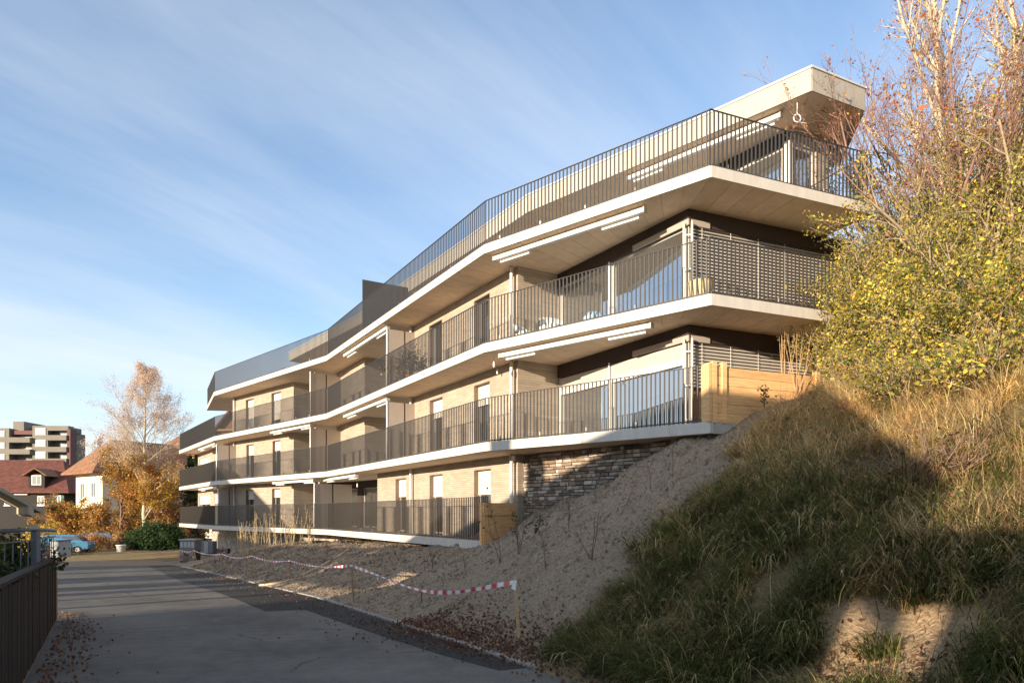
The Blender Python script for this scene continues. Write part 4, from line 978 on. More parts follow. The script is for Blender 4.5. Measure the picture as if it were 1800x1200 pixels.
# neighbours across the road, on the sunny side behind the camera: they throw the long shadows
US, WS = Vector((.733, -.68, 0)), SUN_H.copy(); TAN = math.tan(SUN_EL)
US = Vector((-SUN_H.y, SUN_H.x, 0))
def up_(u, w, h): p = US*u+WS*w; return (p.x, p.y, h+TAN*w)
def sun_house(name, label, uL, uR, uPk, hL, hR, hPk, w0, w1, wallL, wallR):
    o = empty(name, up_((uL+uR)/2, (w0+w1)/2, -5), label, 'house')
    f = []
    for w in (w0, w1):
        k = TAN*(w0-w); f += [up_(uL, w, hL+k), up_(uPk, w, hPk+k), up_(uR, w, hR+k)]
    f2 = [(x, y, z-.25) for x, y, z in f]
    MB().add(f+f2, [(0, 1, 4, 3), (1, 2, 5, 4), (9, 10, 7, 6), (10, 11, 8, 7), (0, 6, 7, 1), (1, 7, 8, 2), (2, 8, 11, 5), (3, 9, 6, 0), (4, 10, 9, 3), (5, 11, 10, 4)]).build('roof', tile, o)
    pl = [up_(wallL, w0+.5, 0), up_(wallR, w0+.5, 0), up_(wallR, w1-.5, 0), up_(wallL, w1-.5, 0)]
    sl = lambda u: (hL+(hPk-hL)*(u-uL)/(uPk-uL) if u < uPk else hR+(hPk-hR)*(u-uR)/(uPk-uR))+TAN*w0-.2
    v = []
    for (x, y, _), u in zip(pl, (wallL, wallR, wallR, wallL)): v += [(x, y, -3.6), (x, y, sl(u))]
    a0, a1 = up_(uPk, w0+.5, 0), up_(uPk, w1-.5, 0); v += [(a0[0], a0[1], sl(uPk)), (a1[0], a1[1], sl(uPk))]
    MB().add(v, [(0, 2, 3, 8, 1), (2, 4, 5, 3), (4, 6, 7, 9, 5), (6, 0, 1, 7)]).build('wall', cream, o)
    return o
h1 = sun_house('neighbour_house', 'gabled house across the road behind the viewer', -20.2, -1.6, -5.5, 1.75, 1.95, 5.9, 9, 19, -14.2, -2.1)
c = up_(-13.6, 12, 0); MB().obox(c[:2], (US.x, US.y), -.42, .42, -.4, .4, 3, 4.78+TAN*12).build('chimney', M['brick'], h1)
for u in (-19.6, -17.4):
    c = up_(u, 9.6, 0); MB().box(c[0]-.12, c[0]+.12, c[1]-.12, c[1]+.12, -3, 2.9).build('shade_post', M['stake'], h1)  # unseen posts added under the open roof to stripe the road with shadow
MB().prism([tuple((US*a+WS*b_)[:2]) for a, b_ in ((-20.2, 9.3), (-14.9, 9.3), (-14.9, 9.6), (-20.2, 9.6))], 1.55, 3.25).build('porch_shade_panel', M['stake'], h1)  # unseen panel added to keep sun under the roof off the bank
h2 = sun_house('neighbour_house', 'gabled house across the road further along', -50.5, -35.6, -44.2, 2.3, 2.2, 6.5, 9, 19, -49, -36.2)
cp = empty('shade_row', up_(-28, 12, -5), 'unseen flat roofed shade caster added between the houses across the road', 'occluder')  # unseen caster added to shade the bank; its gaps pass sun bands to the road
def us_box(u0, u1, w0, w1, z0, z1, name, m, par):
    p = US*u0+WS*w0; q_ = [US*a+WS*b_ for a, b_ in ((u0, w0), (u1, w0), (u1, w1), (u0, w1))]
    return MB().prism([(x.x, x.y) for x in q_], z0, z1).build(name, m, par)
us_box(-36, -20.3, 9, 10.4, 1.6, 3.12, 'roof', gc, cp)
for u, w in ((-33.5, .8), (-29.6, 3.2), (-26.6, .5), (-24.4, 1.8), (-21.8, .9)): us_box(u, u+w, 9.5, 10, -3.6, 1.6, 'pier', gc, cp)
sh = empty('wedge_blocker', up_(1, 9, -5), 'unseen added shed beside the gabled house behind the viewer', 'blocker')  # unseen caster added, its gap shaped to leave a sunlit wedge on the hill
us_box(-2.05, 5, 8, 10, .78+TAN*8, 1.25+TAN*8, 'roof', dtimber, sh); us_box(-1.28, 4.8, 8.3, 9.7, -3, .78+TAN*8, 'wall', dtimber, sh)
# ------------------------------------------------------------------ vegetation
def rv(s=1.0): return Vector((random.gauss(0, s), random.gauss(0, s), random.gauss(0, s)))
def branch(mb, p, d, L, r, depth, tips, kids=(5, 5, 4), seg=5, wob=.16, grav=0.0, ang=.8, shrink=.55, start=.25, taper=.35):
    pts = [p.copy()]; d = d.normalized(); q = p.copy()
    for i in range(seg):
        d = (d+rv(wob)+Vector((0, 0, grav))).normalized(); q = q+d*(L/seg); pts.append(q.copy())
    rs = [max(r*(1-(1-taper)*i/seg), .003) for i in range(seg+1)]
    mb.tube(pts, rs, 6 if r > .04 else (4 if r > .012 else 3), cap=False)
    if depth == 0: tips.append(pts); return
    n = kids[-depth] if depth <= len(kids) else kids[0]
    for k in range(n):
        u = start+(1-start)*(k+random.random())/n; f = u*seg; i = min(int(f), seg-1); pp = pts[i].lerp(pts[i+1], f-i)
        dd = (pts[i+1]-pts[i]).normalized(); side = rv(); side = (side-dd*side.dot(dd)).normalized()
        nd = dd*math.cos(ang)+side*math.sin(ang)*random.uniform(.7, 1.2)+Vector((0, 0, .12))
        branch(mb, pp, nd, L*shrink*random.uniform(.7, 1.15)*(1.15-.5*u), rs[i]*.55, depth-1, tips, kids, max(3, seg-1), wob, grav, ang, shrink, .2, taper)
    tips.append(pts[-2:])
def leaf_points(tips, n, jit):
    P = [p for t in tips for p in t[1:]]; A = np.array([tuple(p) for p in P])
    T = np.array([(tuple(t[i]), tuple(t[i+1])) for t in tips for i in range(len(t)-1)])
    k = RNG.integers(0, len(T), n); u = RNG.random((n, 1))
    return T[k, 0]*(1-u)+T[k, 1]*u+RNG.normal(size=(n, 3))*jit
def tree(name, label, base, h, r, bark, leaves, pal, wts, size, kids=(9, 6, 5), depth=3, lean=(0, 0), ang=.8, jit=.1, cat='tree', group=None, grav=0.03, seed=1, stems=1, spread=.0, shrink=.5, twigmat=None, start=.25, wob=.10):
    random.seed(seed); base = Vector(base); o = empty(name, base, label, cat, group)
    tips = []; mb = MB()
    for s in range(stems):
        a = random.uniform(0, 6.28); sp = spread*random.uniform(.4, 1) if stems > 1 else 0
        d = Vector((lean[0]+math.cos(a)*sp, lean[1]+math.sin(a)*sp, 1))
        branch(mb, base+Vector((math.cos(a), math.sin(a), 0))*.08*sp-Vector((0, 0, .1)), d, h*random.uniform(.8, 1.05) if stems > 1 else h, r, depth, tips, kids, 7, wob, grav, ang, shrink, start)
    me = mb.mesh('trunk', True, fix=False); link('trunk', me, bark, o)
    if leaves:
        P = leaf_points(tips, leaves, jit)
        c = pick_cols(leaves, pal, wts, .25)
        link('crown', leaf_mesh('crown', P, np.exp(RNG.normal(size=leaves)*.3)*size, c, .3), M['leaf'], o)
    return o, tips
GOLD = (.56, .32, .06); OCHRE = (.42, .22, .07); RUST = (.32, .11, .045); STRAW = (.50, .38, .17); GREEN = (.085, .12, .03); YEL = (.58, .42, .03); OLIVE = (.20, .19, .04); PINK = (.52, .36, .30); DKG = (.025, .05, .02)
gz = lambda x, y: hz1(x, y)
# birch: pale thin crown above, gold below
bx_, by_ = pt(258, 900, 60)[0], 60
o = empty('birch_tree', (bx_, by_, -3.2), 'tall birch with pale thinning crown above and golden leaves below', 'tree')
random.seed(5); mb = MB(); tips = []; tv_ = []; q = Vector((bx_, by_, -3.4)); H = 15.7
for k in range(15):
    tv_.append(q.copy()); q = q+Vector((random.gauss(0, .07), random.gauss(0, .07), H/14))
mb.tube(tv_, [.21*(1-k/14.6)+.012 for k in range(15)], 8)
for k in range(46):
    u = .16+.82*(k+random.random())/46; f = u*14; i = min(int(f), 13); pp = tv_[i].lerp(tv_[i+1], f-i); a = random.uniform(0, 6.283)
    el = .75+.55*u; wmax = 4.6*(min(1, (1-u)*1.9+.12))*(.75 if u < .3 else 1)*random.uniform(.65, 1.1)
    branch(mb, pp, Vector((math.cos(a), math.sin(a), math.tan(el)*.85)), wmax*1.25, .045*(1-u)+.012, 2, tips, (9, 7), 5, .12, -.02, .6, .45, .2)
link('trunk', mb.mesh('trunk', True, fix=False), M['bark_pale'], o)
P = leaf_points(tips, 90000, .17); hz_ = (P[:, 2]+3.2)/H
keep = RNG.random(len(P)) < np.where(hz_ > .5, .55, 1); P = P[keep]; hz_ = hz_[keep]
up = pick_cols(len(P), [(.66, .52, .46), (.72, .58, .48), (.62, .48, .34)], [3, 3, 2], .15); lo = pick_cols(len(P), [GOLD, OCHRE, OLIVE, YEL], [5, 4, 2, 1], .25)
w = np.clip((hz_-.42)*6+RNG.normal(size=len(P))*.5, 0, 1)[:, None]
link('crown', leaf_mesh('crown', P, np.where(hz_ > .52, .085, .14), up*w+lo*(1-w), .4), M['leaf'], o)
# garden trees and shrubs by the cream house
def shrub(name, label, x, y, rx, rz, n, pal, wts, size, z=None, stems=14, cat='shrub', group=None, seed=3, bark=None, jit=.16, inner=0):
    random.seed(seed); z = gz(x, y) if z is None else z
    o = empty(name, (x, y, z), label, cat, group); mb = MB(); tips = []
    for s in range(stems):
        a = random.uniform(0, 6.28); sp = random.uniform(.1, 1)**.7
        d = Vector((math.cos(a)*sp*rx*1.05, math.sin(a)*sp*rx*1.05, rz*random.uniform(.6, 1)*(1.12-.5*sp)))
        branch(mb, Vector((x+math.cos(a)*.12*rx, y+math.sin(a)*.12*rx, z-.08)), d, d.length, .012+.008*rz, 2, tips, (6, 5), 5, .14, -.01, .75, .42, .25)
    link('stems', mb.mesh('stems', True, fix=False), bark or M['bark'], o)
    P = leaf_points(tips, n, jit); P[:, 2] = np.maximum(P[:, 2], z+.03)
    cl = np.array([mnoise.noise(Vector((p[0]*1.3, p[1]*1.3, p[2]*1.3+seed))) for p in P[::1]]) if n < 60000 else RNG.normal(size=n)*.3
    c = pick_cols(n, pal, wts, .22)*np.exp(cl[:, None]*.85)
    link('foliage', leaf_mesh('foliage', P, np.exp(RNG.normal(size=n)*.30)*size, c, .2), M['leaf'], o)
    return o
shrub('orange_shrub', 'broad rust orange shrub left of the birch above the blue car', pt(130, 0, 64)[0], 64, 3.4, 4.6, 9000, [OCHRE, RUST, GOLD, OLIVE], [4, 3, 2, 2], .17, -3.2, seed=11)
shrub('golden_shrub', 'golden olive shrub between the orange shrub and the birch trunk', pt(205, 0, 63)[0], 63, 3.2, 4.8, 9000, [OCHRE, GOLD, OLIVE, RUST], [4, 3, 2, 2], .17, -3.2, seed=12)
shrub('yellow_bush', 'bright yellow bush at the corner of the red roofed farmhouse', pt(125, 0, 68)[0], 68, 1.6, 4.7, 3000, [YEL, (.62, .50, .05)], [3, 1], .2, -3.2, seed=13)
shrub('low_yellow_bush', 'small bright yellow bush just above the mail box', pt(82, 0, 58)[0], 58, 1.5, 2.0, 1600, [YEL, GOLD], [3, 1], .16, -3.2, seed=14)
shrub('dry_shrub', 'straw coloured dry shrub in front of the cream house pillar', pt(300, 0, 64)[0], 64, 2.4, 4.6, 4500, [OCHRE, STRAW, RUST], [3, 2, 2], .15, -3.2, seed=15)
shrub('hedge_shrub', 'low ochre ground shrub left of the rhododendron', pt(190, 0, 57)[0], 57, 2.4, 1.3, 3000, [OCHRE, STRAW, RUST], [3, 2, 2], .13, -3.15, seed=16)
tree('golden_tree', 'golden leaved garden tree in front of the cream house', (pt(212, 0, 61)[0], 61, -3.2), 7.6, .12, M['bark'], 15000, [GOLD, OCHRE, OLIVE, RUST], [4, 4, 2, 1], .13, kids=(14, 7, 5), depth=3, ang=.85, jit=.16, seed=71, shrink=.46, start=.2)
tree('golden_tree', 'russet gold garden tree between birch and building end', (pt(292, 0, 62)[0], 62, -3.2), 7.2, .11, M['bark'], 9000, [OCHRE, GOLD, RUST], [4, 3, 2], .13, kids=(14, 7, 5), depth=3, ang=.8, jit=.16, seed=72, shrink=.42, start=.2)
shrub('car_side_shrub', 'dark brown green shrub in front of the blue car', pt(112, 0, 50)[0], 50, 1.3, 1.0, 2200, [(.08, .06, .03), (.05, .06, .02), (.20, .11, .05)], [3, 2, 1], .10, -3.15, seed=17)
# rhododendron: dense rounded evergreen
def dome(name, label, x, y, z, rx, ry, rz, n, pal, wts, size, cat='shrub', seed=1):
    o = empty(name, (x, y, z), label, cat); rng = np.random.default_rng(seed)
    P = rng.normal(size=(n, 3)); P[:, 2] = np.abs(P[:, 2]); P /= np.linalg.norm(P, axis=1)[:, None]; rr = rng.random(n)**.22
    lump = 1+.16*np.sin(P[:, 0]*7+1)*np.sin(P[:, 1]*6+P[:, 2]*5)+.08*np.sin(P[:, 0]*15+P[:, 2]*13)
    P = P*(rr*lump)[:, None]*np.array([rx, ry, rz])+np.array([x, y, z])
    link('foliage', leaf_mesh('foliage', P, np.exp(rng.normal(size=n)*.25)*size, pick_cols(n, pal, wts, .25), .3, .42), M['leaf'], o)
    mb = MB(); random.seed(seed)
    for k in range(12): a = random.uniform(0, 6.3); mb.tube([(x, y, z-.1), (x+math.cos(a)*rx*.4, y+math.sin(a)*ry*.4, z+rz*.4), (x+math.cos(a)*rx*.75, y+math.sin(a)*ry*.75, z+rz*random.uniform(.3, .7))], [.06, .04, .015], 5)
    mb.build('stems', M['bark'], o); return o
dome('rhododendron', 'dense dark green rounded rhododendron beside the road end', pt(276, 0, 58)[0], 58, -3.15, 2.65, 2.0, 2.35, 9000, [(.035, .075, .022), (.06, .11, .03), (.10, .13, .05), DKG], [4, 3, 1, 2], .20, seed=4)
for i, (px, d, h, lab) in enumerate(((334, 66, 8.5, 'dark conifer just left of the building end'), (346, 72, 9.5, 'taller dark conifer partly hidden by the building end'), (305, 84, 9.5, 'dark green tree behind the birch, right side'))):
    o = empty('conifer_tree', (pt(px, 0, d)[0], d, -3.4), lab, 'tree', 'dark conifers behind the building end'); x, y = pt(px, 0, d)[:2]
    n = 5000; u = RNG.random(n)**.7; a = RNG.random(n)*6.283; lay = (np.floor(u*11)/11+.5/11); rr = (1-u)**.8*2.3*(RNG.random(n)**.4)*(.75+.35*np.sin(u*70))
    P = np.stack([x+np.cos(a)*rr, y+np.sin(a)*rr, -3.0+u*h-rr*.25], -1)
    link('crown', leaf_mesh('crown', P, .28, pick_cols(n, [DKG, (.04, .06, .025), (.06, .075, .03)], [3, 2, 1], .25), .8, .3), M['leaf'], o)
    MB().tube([(x, y, -3.5), (x, y, -3+h*.95)], [.18, .03], 7).build('trunk', M['bark'], o)
for i, (px, d, h, lab) in enumerate(((150, 100, 11.5, 'bare thin tree between the apartment block and the birch'), (100, 118, 9.5, 'bare winter tree in front of the apartment block'), (220, 92, 11, 'russet tree behind the cream house roof'))):
    tree('garden_tree', lab, (pt(px, 0, d)[0], d, -3.4), h, .16, M['bark'], 2600, [RUST, OCHRE, PINK], [2, 3, 2], .2, kids=(12, 6, 4), depth=2, ang=.7, jit=.25, seed=40+i, shrink=.45, group='thin trees among the far houses')
# garden plants behind the left railing
for i, (px, y_, rx, rz, lab) in enumerate(((14, 10.2, .32, .75, 'dark leafy garden plant behind the left railing'), (38, 11.6, .34, .95, 'taller dark plant under the canopy tip'), (-5, 8.6, .3, .5, 'low dark plant at the left edge above the wall'))):
    shrub('garden_plant', lab, pt(px, 0, y_)[0], y_, rx, rz, 900, [(.03, .055, .02), (.05, .08, .025), (.16, .17, .03)], [4, 3, 1], .07, -1.03, 8, 'plant', 'plants in the left garden', 60+i, jit=.05)
# ---- right hand hill: thicket and bare trees
YP = [(.50, .40, .06), (.34, .30, .055), (.11, .14, .03), (.62, .47, .06), (.42, .24, .08), (.50, .38, .19)]; YW = [3, 4, 6, 2, 2, 1]
sh_list = [(1476, 17.0, .95, 2.3, 4200, 'bushy shrub filling the corner below the upper balcony end'), (1535, 17.6, 1.2, 4.4, 7000, 'upright shrub standing against the end of the balconies'), (1560, 15.4, 1.4, 3.3, 11000, 'yellow green shrub touching the balcony end'), (1645, 14.2, 1.5, 3.4, 13000, 'broad yellow leaved shrub in the middle of the thicket'),
           (1735, 13.2, 1.5, 3.2, 13000, 'yellow green shrub at the right edge of the thicket front'), (1610, 18.0, 1.8, 6.2, 13000, 'tall shrub behind, next to the balcony railing'),
           (1715, 16.8, 1.8, 6.6, 14000, 'tall olive shrub below the pale trunk'), (1800, 15.0, 1.8, 6.0, 13000, 'tall olive shrub cut by the right picture edge'),
           (1512, 16.6, .8, 2.6, 4500, 'slim green shrub against the balcony bars'), (1590, 13.0, 1.1, 1.7, 4500, 'low twiggy shrub leaning down the slope'),
           (1500, 15.2, .65, 1.1, 2000, 'small green shrub at the end of the timber parapet'), (1790, 11.6, 1.2, 2.2, 8000, 'golden leaved shrub low at the right picture edge'), (1680, 12.2, 1.0, 1.5, 4000, 'low olive shrub in front of the broad yellow one'),
           (1760, 9.9, .8, 1.2, 3000, 'small straw coloured shrub on the sunny slope near the right edge'), (1600, 11.2, .8, 1.0, 2200, 'small sparse shrub on the sunny slope below the thicket'), (1690, 20.5, 2.1, 7.6, 12000, 'tallest golden shrub between the pale trunks'), (1800, 19.5, 2.1, 7.6, 12000, 'tall golden shrub behind the forking trunk')]
for i, (px, d, rx, rz, n, lab) in enumerate(sh_list):
    x = (px-900)/F*d
    shrub('thicket_shrub', lab, x, d, rx, rz, int(n*1.15), YP, YW, .058, None, 26, 'shrub', 'yellow leaved shrubs on the hill', 80+i, M['bark_mid'], .10)
RP_ = [(.42, .12, .05), (.52, .24, .05), (.34, .12, .07), (.48, .36, .06)]
shrub('bramble', 'leafless brown bramble at the edge of the shadow on the hill', 5.1, 8.3, .75, .75, 350, [(.25, .11, .06), (.10, .08, .03)], [2, 1], .05, None, 26, 'bramble', None, 95, M['bark'], .05)
tr_list = [(1690, 18.5, 11.5, .17, (-.03, 0), M['bark_pale'], 2400, 'pale barked tree with a straight trunk left of its twin'), (1780, 18.0, 11.5, .17, (.04, 0), M['bark_pale'], 2200, 'pale barked tree with a forking trunk at the right edge'),
           (1650, 19.0, 7.2, .06, (-.07, -.02), M['twig'], 1500, 'red twigged bush tree reaching towards the roof corner'), (1650, 16.5, 7.0, .06, (-.1, 0), M['twig'], 1400, 'red twigged bush tree in front of the pale trunk'),
           (1740, 16.2, 8.0, .07, (.02, 0), M['twig'], 1400, 'red twigged bush tree between the two pale trunks'), (1830, 16.8, 8.5, .07, (.0, 0), M['twig'], 1000, 'red twigged bush tree at the picture edge')]
for i, (px, d, h, r, lean, bark, n, lab) in enumerate(tr_list):
    x = (px-900)/F*d; pale = bark == M['bark_pale']
    tree('bare_tree', lab, (x, d, gz(x, d)), h, r, bark, n, RP_, [3, 3, 3, 1], .07, kids=(17, 8, 5) if pale else (8, 7, 5), depth=3, lean=lean, ang=.62 if pale else .55, jit=.05, group='bare autumn trees on the hill', seed=110+i, stems=1 if pale else 4, spread=.28, shrink=.40 if pale else .5, grav=.03, start=.3, wob=.07 if pale else .12)
# ---- grass on the bank
def grass(name, label, n, region, lmin, lmax, wid, straw_bias):
    X = RNG.uniform(region[0], region[1], n*3); Y = RNG.uniform(region[2], region[3], n*3)
    cl = np.sin(X*3.1+1.7*np.sin(Y*2.3))*np.sin(Y*3.7+1.3*np.sin(X*2.9))
    e = (X-.87)*.724-(Y-9.5)*.689+.25*np.sin(Y*2.4)+.15*np.sin(X*7+Y*3); q = (X-kerb_x(Y))*.86
    ok = (e > 0) & (q > .25) & (X/Y > .02) & (X/Y < .86) & (RNG.random(n*3) < .55+.45*cl)
    # keep clear of the building's front
    dE_, _ = nrm(EE, EF); side = (X-EE[0])*dE_[1]-(Y-EE[1])*dE_[0]
    ok &= ~((side < .15) & (X > 3.5) & (X < 9.4)) | (Y < 14)
    ok &= ((X-3.25)**2+(Y-5.95)**2 > .4+.5*np.sin(X*6+1)*np.sin(Y*5)) | (RNG.random(n*3) < .12)
    idx = np.nonzero(ok)[0]
    wgt = 1/(Y[idx]**1.2); idx = RNG.choice(idx, min(n, len(idx)), replace=False, p=wgt/wgt.sum())
    X, Y, cl, q = X[idx], Y[idx], cl[idx], q[idx]; n = len(X); Zg = height(X, Y)-.02
    # blades fall down the slope, in tufts that share a direction
    tuft = np.sin(X*5.3+Y*2.1)*1.1+np.sin(Y*6.1-X*3.7)*.9
    ang = math.atan2(-.49, -.87)+tuft*.55+RNG.normal(size=n)*.55
    L = RNG.uniform(lmin, lmax, n)*(1+.35*cl); lean = RNG.uniform(.35, 1.15, n)
    dx, dy = np.cos(ang)*np.sin(lean), np.sin(ang)*np.sin(lean); dz = np.cos(lean)
    w = wid*RNG.uniform(.6, 1.3, n); px_, py_ = -np.sin(ang)*w, np.cos(ang)*w
    B = np.stack([X, Y, Zg], -1); side_ = np.stack([px_, py_, np.zeros(n)], -1)
    mid = B+np.stack([dx*.5, dy*.5, dz*.55], -1)*L[:, None]
    tip = B+np.stack([dx*1.15, dy*1.15, dz*.62-.12*lean], -1)*L[:, None]
    Vv = np.empty((n, 5, 3)); Vv[:, 0] = B-side_; Vv[:, 1] = B+side_; Vv[:, 2] = mid+side_*.7; Vv[:, 3] = mid-side_*.7; Vv[:, 4] = tip
    s_ = np.clip(straw_bias+.10*(q-3)+.28*np.sin(X*1.1+.6*Y)+.22*cl, .08, .95)
    r = RNG.random(n); gcol = pick_cols(n, [(.07, .105, .022), (.11, .14, .03), (.05, .075, .02)], [3, 2, 2], .2); scol = pick_cols(n, [(.40, .30, .15), (.30, .20, .10), (.22, .14, .08), (.48, .38, .20)], [3, 3, 2, 2], .2)
    c = np.where((r < s_)[:, None], scol, gcol)
    base = (np.arange(n)*5)[:, None]
    Fq = (base+np.array([[0, 1, 2, 3]])); Ft = (base+np.array([[3, 2, 4]]))
    flat = np.concatenate([Fq, Ft], 1).reshape(-1); sizes = np.tile([4, 3], n)
    tag(link(name, fast_mesh(name, Vv.reshape(-1, 3), flat, sizes, np.repeat(c, 5, 0)), M['blade']), label, 'grass', kind='stuff')
def tufts(name, label, nt_, nb, lmin, lmax, wid, region, bias, down=.85, ymin=0):
    X = RNG.uniform(region[0], region[1], nt_*6); Y = RNG.uniform(region[2], region[3], nt_*6); q = (X-kerb_x(Y))*.86
    e = (X-.87)*.724-(Y-9.5)*.689+.3*np.sin(Y*2.4)+.2*np.sin(X*7+Y*3)
    side = (X-EE[0])*dE[1]-(Y-EE[1])*dE[0]
    ok = (e > .2) & (q > .3) & (X/Y < .87) & (np.sin(X*2.3+1.1*np.sin(Y*1.9))*np.sin(Y*2.6-X*.9) > -.55) & ~((side < .3) & (Y > 14) & (X < 9.6)) & (q > ymin)
    ok &= ((X-3.25)**2+(Y-5.95)**2 > .42+.5*np.sin(X*6+1)*np.sin(Y*5))
    idx = np.nonzero(ok)[0]; wgt = 1/Y[idx]**1.1; idx = RNG.choice(idx, min(nt_, len(idx)), replace=False, p=wgt/wgt.sum())
    X, Y, q = X[idx], Y[idx], q[idx]; T = len(X)
    s_ = np.clip(bias+.09*(q-3)+.07*(X-5)+.25*np.sin(X*1.3+.7*Y)*np.sin(Y*1.1-X*.6), .05, .95); tstraw = RNG.random(T) < s_
    tl = np.exp(RNG.normal(size=T)*.28); tang = math.atan2(-.49, -.87)+RNG.normal(size=T)*.7
    gcol = pick_cols(T, [(.10, .125, .034), (.17, .19, .05), (.07, .085, .03), (.25, .23, .08)], [3, 2, 2, 1], .22); scol = pick_cols(T, [(.60, .46, .24), (.48, .34, .17), (.33, .21, .12), (.68, .56, .32), (.36, .25, .17)], [3, 3, 2, 3, 2], .25)
    tc_ = np.where(tstraw[:, None], scol*(1+np.clip((q-3.2)*.12, 0, .35))[:, None], gcol*(1+np.clip((q-3.2)*.2, 0, .6))[:, None]*np.where(q > 4, 1, 1)[:, None])  # both colours lightened up the slope, sunlit brightness put into the tufts
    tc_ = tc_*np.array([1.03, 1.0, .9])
    k = np.repeat(np.arange(T), nb); n = len(k)
    ang = np.where(RNG.random(n) < down, tang[k]+RNG.normal(size=n)*.5, RNG.random(n)*6.283)
    L = RNG.uniform(lmin, lmax, n)*tl[k]; lean = RNG.uniform(.3, 1.0, n); arch = RNG.uniform(.4, 1.5, n)
    sp = .05*tl[k]; bx = X[k]+RNG.normal(size=n)*sp; by = Y[k]+RNG.normal(size=n)*sp; B = np.stack([bx, by, height(bx, by)-.02], -1)
    hd = np.stack([np.cos(ang), np.sin(ang), np.zeros(n)], -1); w = wid*RNG.uniform(.6, 1.3, n)[:, None]
    sd_ = np.stack([-np.sin(ang), np.cos(ang), np.zeros(n)], -1)*w
    Vv = np.empty((n, 7, 3)); q_ = B.copy(); th = lean.copy()
    for j in range(3):
        Vv[:, 2*j] = q_-sd_*(1-.22*j); Vv[:, 2*j+1] = q_+sd_*(1-.22*j)
        q_ = q_+(hd*np.sin(th)[:, None]+np.array([0, 0, 1])*np.cos(th)[:, None])*(L/3)[:, None]; th = th+arch*.62
    Vv[:, 6] = q_
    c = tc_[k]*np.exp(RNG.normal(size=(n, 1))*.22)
    base = (np.arange(n)*7)[:, None]
    flat = np.concatenate([base+np.array([[0, 1, 3, 2]]), base+np.array([[2, 3, 5, 4]]), base+np.array([[4, 5, 6]])], 1).reshape(-1)
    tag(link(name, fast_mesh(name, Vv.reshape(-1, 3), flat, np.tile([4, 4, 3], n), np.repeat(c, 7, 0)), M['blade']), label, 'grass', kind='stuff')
grass('hill_grass', 'short green and straw grass covering the hill', 70000, (.5, 14.5, 4.0, 19), .15, .35, .0045, .42)
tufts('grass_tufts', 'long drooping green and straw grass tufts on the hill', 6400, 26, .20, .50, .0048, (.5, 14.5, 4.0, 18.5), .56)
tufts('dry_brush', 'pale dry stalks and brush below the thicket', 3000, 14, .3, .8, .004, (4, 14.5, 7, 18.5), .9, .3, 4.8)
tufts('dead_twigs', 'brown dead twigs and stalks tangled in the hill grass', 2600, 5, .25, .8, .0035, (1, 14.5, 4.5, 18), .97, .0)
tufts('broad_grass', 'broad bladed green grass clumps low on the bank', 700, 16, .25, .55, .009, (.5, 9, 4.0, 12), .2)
# leafy ground cover and brambles among the grass
n = 30000; X = RNG.uniform(1, 14, n*2); Y = RNG.uniform(5, 18, n*2); e = (X-.87)*.724-(Y-9.5)*.689
ok = (e > .4) & ((X-3.25)**2+(Y-5.95)**2 > 1.1) & (X/Y < .86) & ((X-kerb_x(Y)) > .6) & (np.sin(X*1.9+Y*.7)*np.sin(Y*1.6-X) > -.05); ok &= ~(((X-EE[0])*dE[1]-(Y-EE[1])*dE[0] < .2) & (Y > 14))
X, Y = X[ok][:n], Y[ok][:n]; n = len(X)
P = np.stack([X, Y, height(X, Y)+RNG.random(n)**1.5*.38], -1)
tag(link('ground_cover', leaf_mesh('ground_cover', P, np.exp(RNG.normal(size=n)*.35)*.036*(np.clip(Y, 6, 14)/9), pick_cols(n, [GREEN, OLIVE, (.30, .14, .06), (.40, .30, .12)], [4, 3, 2, 3], .25)), M['leaf']), 'small bramble and herb leaves among the hill grass', 'ground cover', kind='stuff')
# dead leaves along the kerb
n = 6600; Y = RNG.uniform(5.2, 12.5, n); off_ = RNG.normal(size=n)*.42+.35+np.clip(9.5-Y, 0, 3)*.18
Y[5200:5900] = RNG.uniform(9, 30, 700); off_[5200:5900] = -np.abs(RNG.normal(size=700))*.8; X = kerb_x(Y)+off_
Y[5900:] = RNG.uniform(3, 14, 700); X[5900:] = left_x(Y[5900:])+.12+np.abs(RNG.normal(size=700))*.35; off_[5900:] = -1; P = np.stack([X, Y, np.where(off_ > 0, height(X, Y), zroad(Y))+.02+RNG.random(n)*.02], -1)
a = RNG.normal(size=(n, 3)); fl = leaf_mesh('fallen_leaves', P, .055, pick_cols(n, [(.16, .075, .05), (.22, .11, .06), (.10, .05, .04), (.27, .17, .10)], [3, 3, 2, 1], .25), 0, .7)
tag(link('fallen_leaves', fl, M['leaf']), 'brown fallen leaves heaped along the kerb', 'leaves', kind='stuff')
# gravel clods on the bank
n = 60000; X = RNG.uniform(-16, 6.5, n*3); Y = RNG.uniform(8.5, 36, n*3); e = (X-.87)*.724-(Y-9.5)*.689; q = (X-kerb_x(Y))*.86
ok = (q > .1) & (e < .25) & (q < 9); X, Y = X[ok], Y[ok]; wgt = 1/Y**1.5; idx = RNG.choice(len(X), min(n, len(X)), replace=False, p=wgt/wgt.sum()); X, Y = X[idx], Y[idx]; n = len(X)
sz = np.exp(RNG.normal(size=n)*.5)*.0125*(Y/12)**.6; Cc = np.stack([X, Y, height(X, Y)+sz*.3], -1)
tet = np.array([[1, 0, -.5], [-.5, .9, -.5], [-.5, -.9, -.5], [.1, .1, .8]])
th = RNG.random(n)*6.283; rot = np.stack([np.stack([np.cos(th), -np.sin(th)], -1), np.stack([np.sin(th), np.cos(th)], -1)], 1)
Tv = np.repeat(tet[None], n, 0)*(1+RNG.normal(size=(n, 4, 3))*.25); Tv[:, :, :2] = np.einsum('nij,nkj->nki', rot, Tv[:, :, :2])
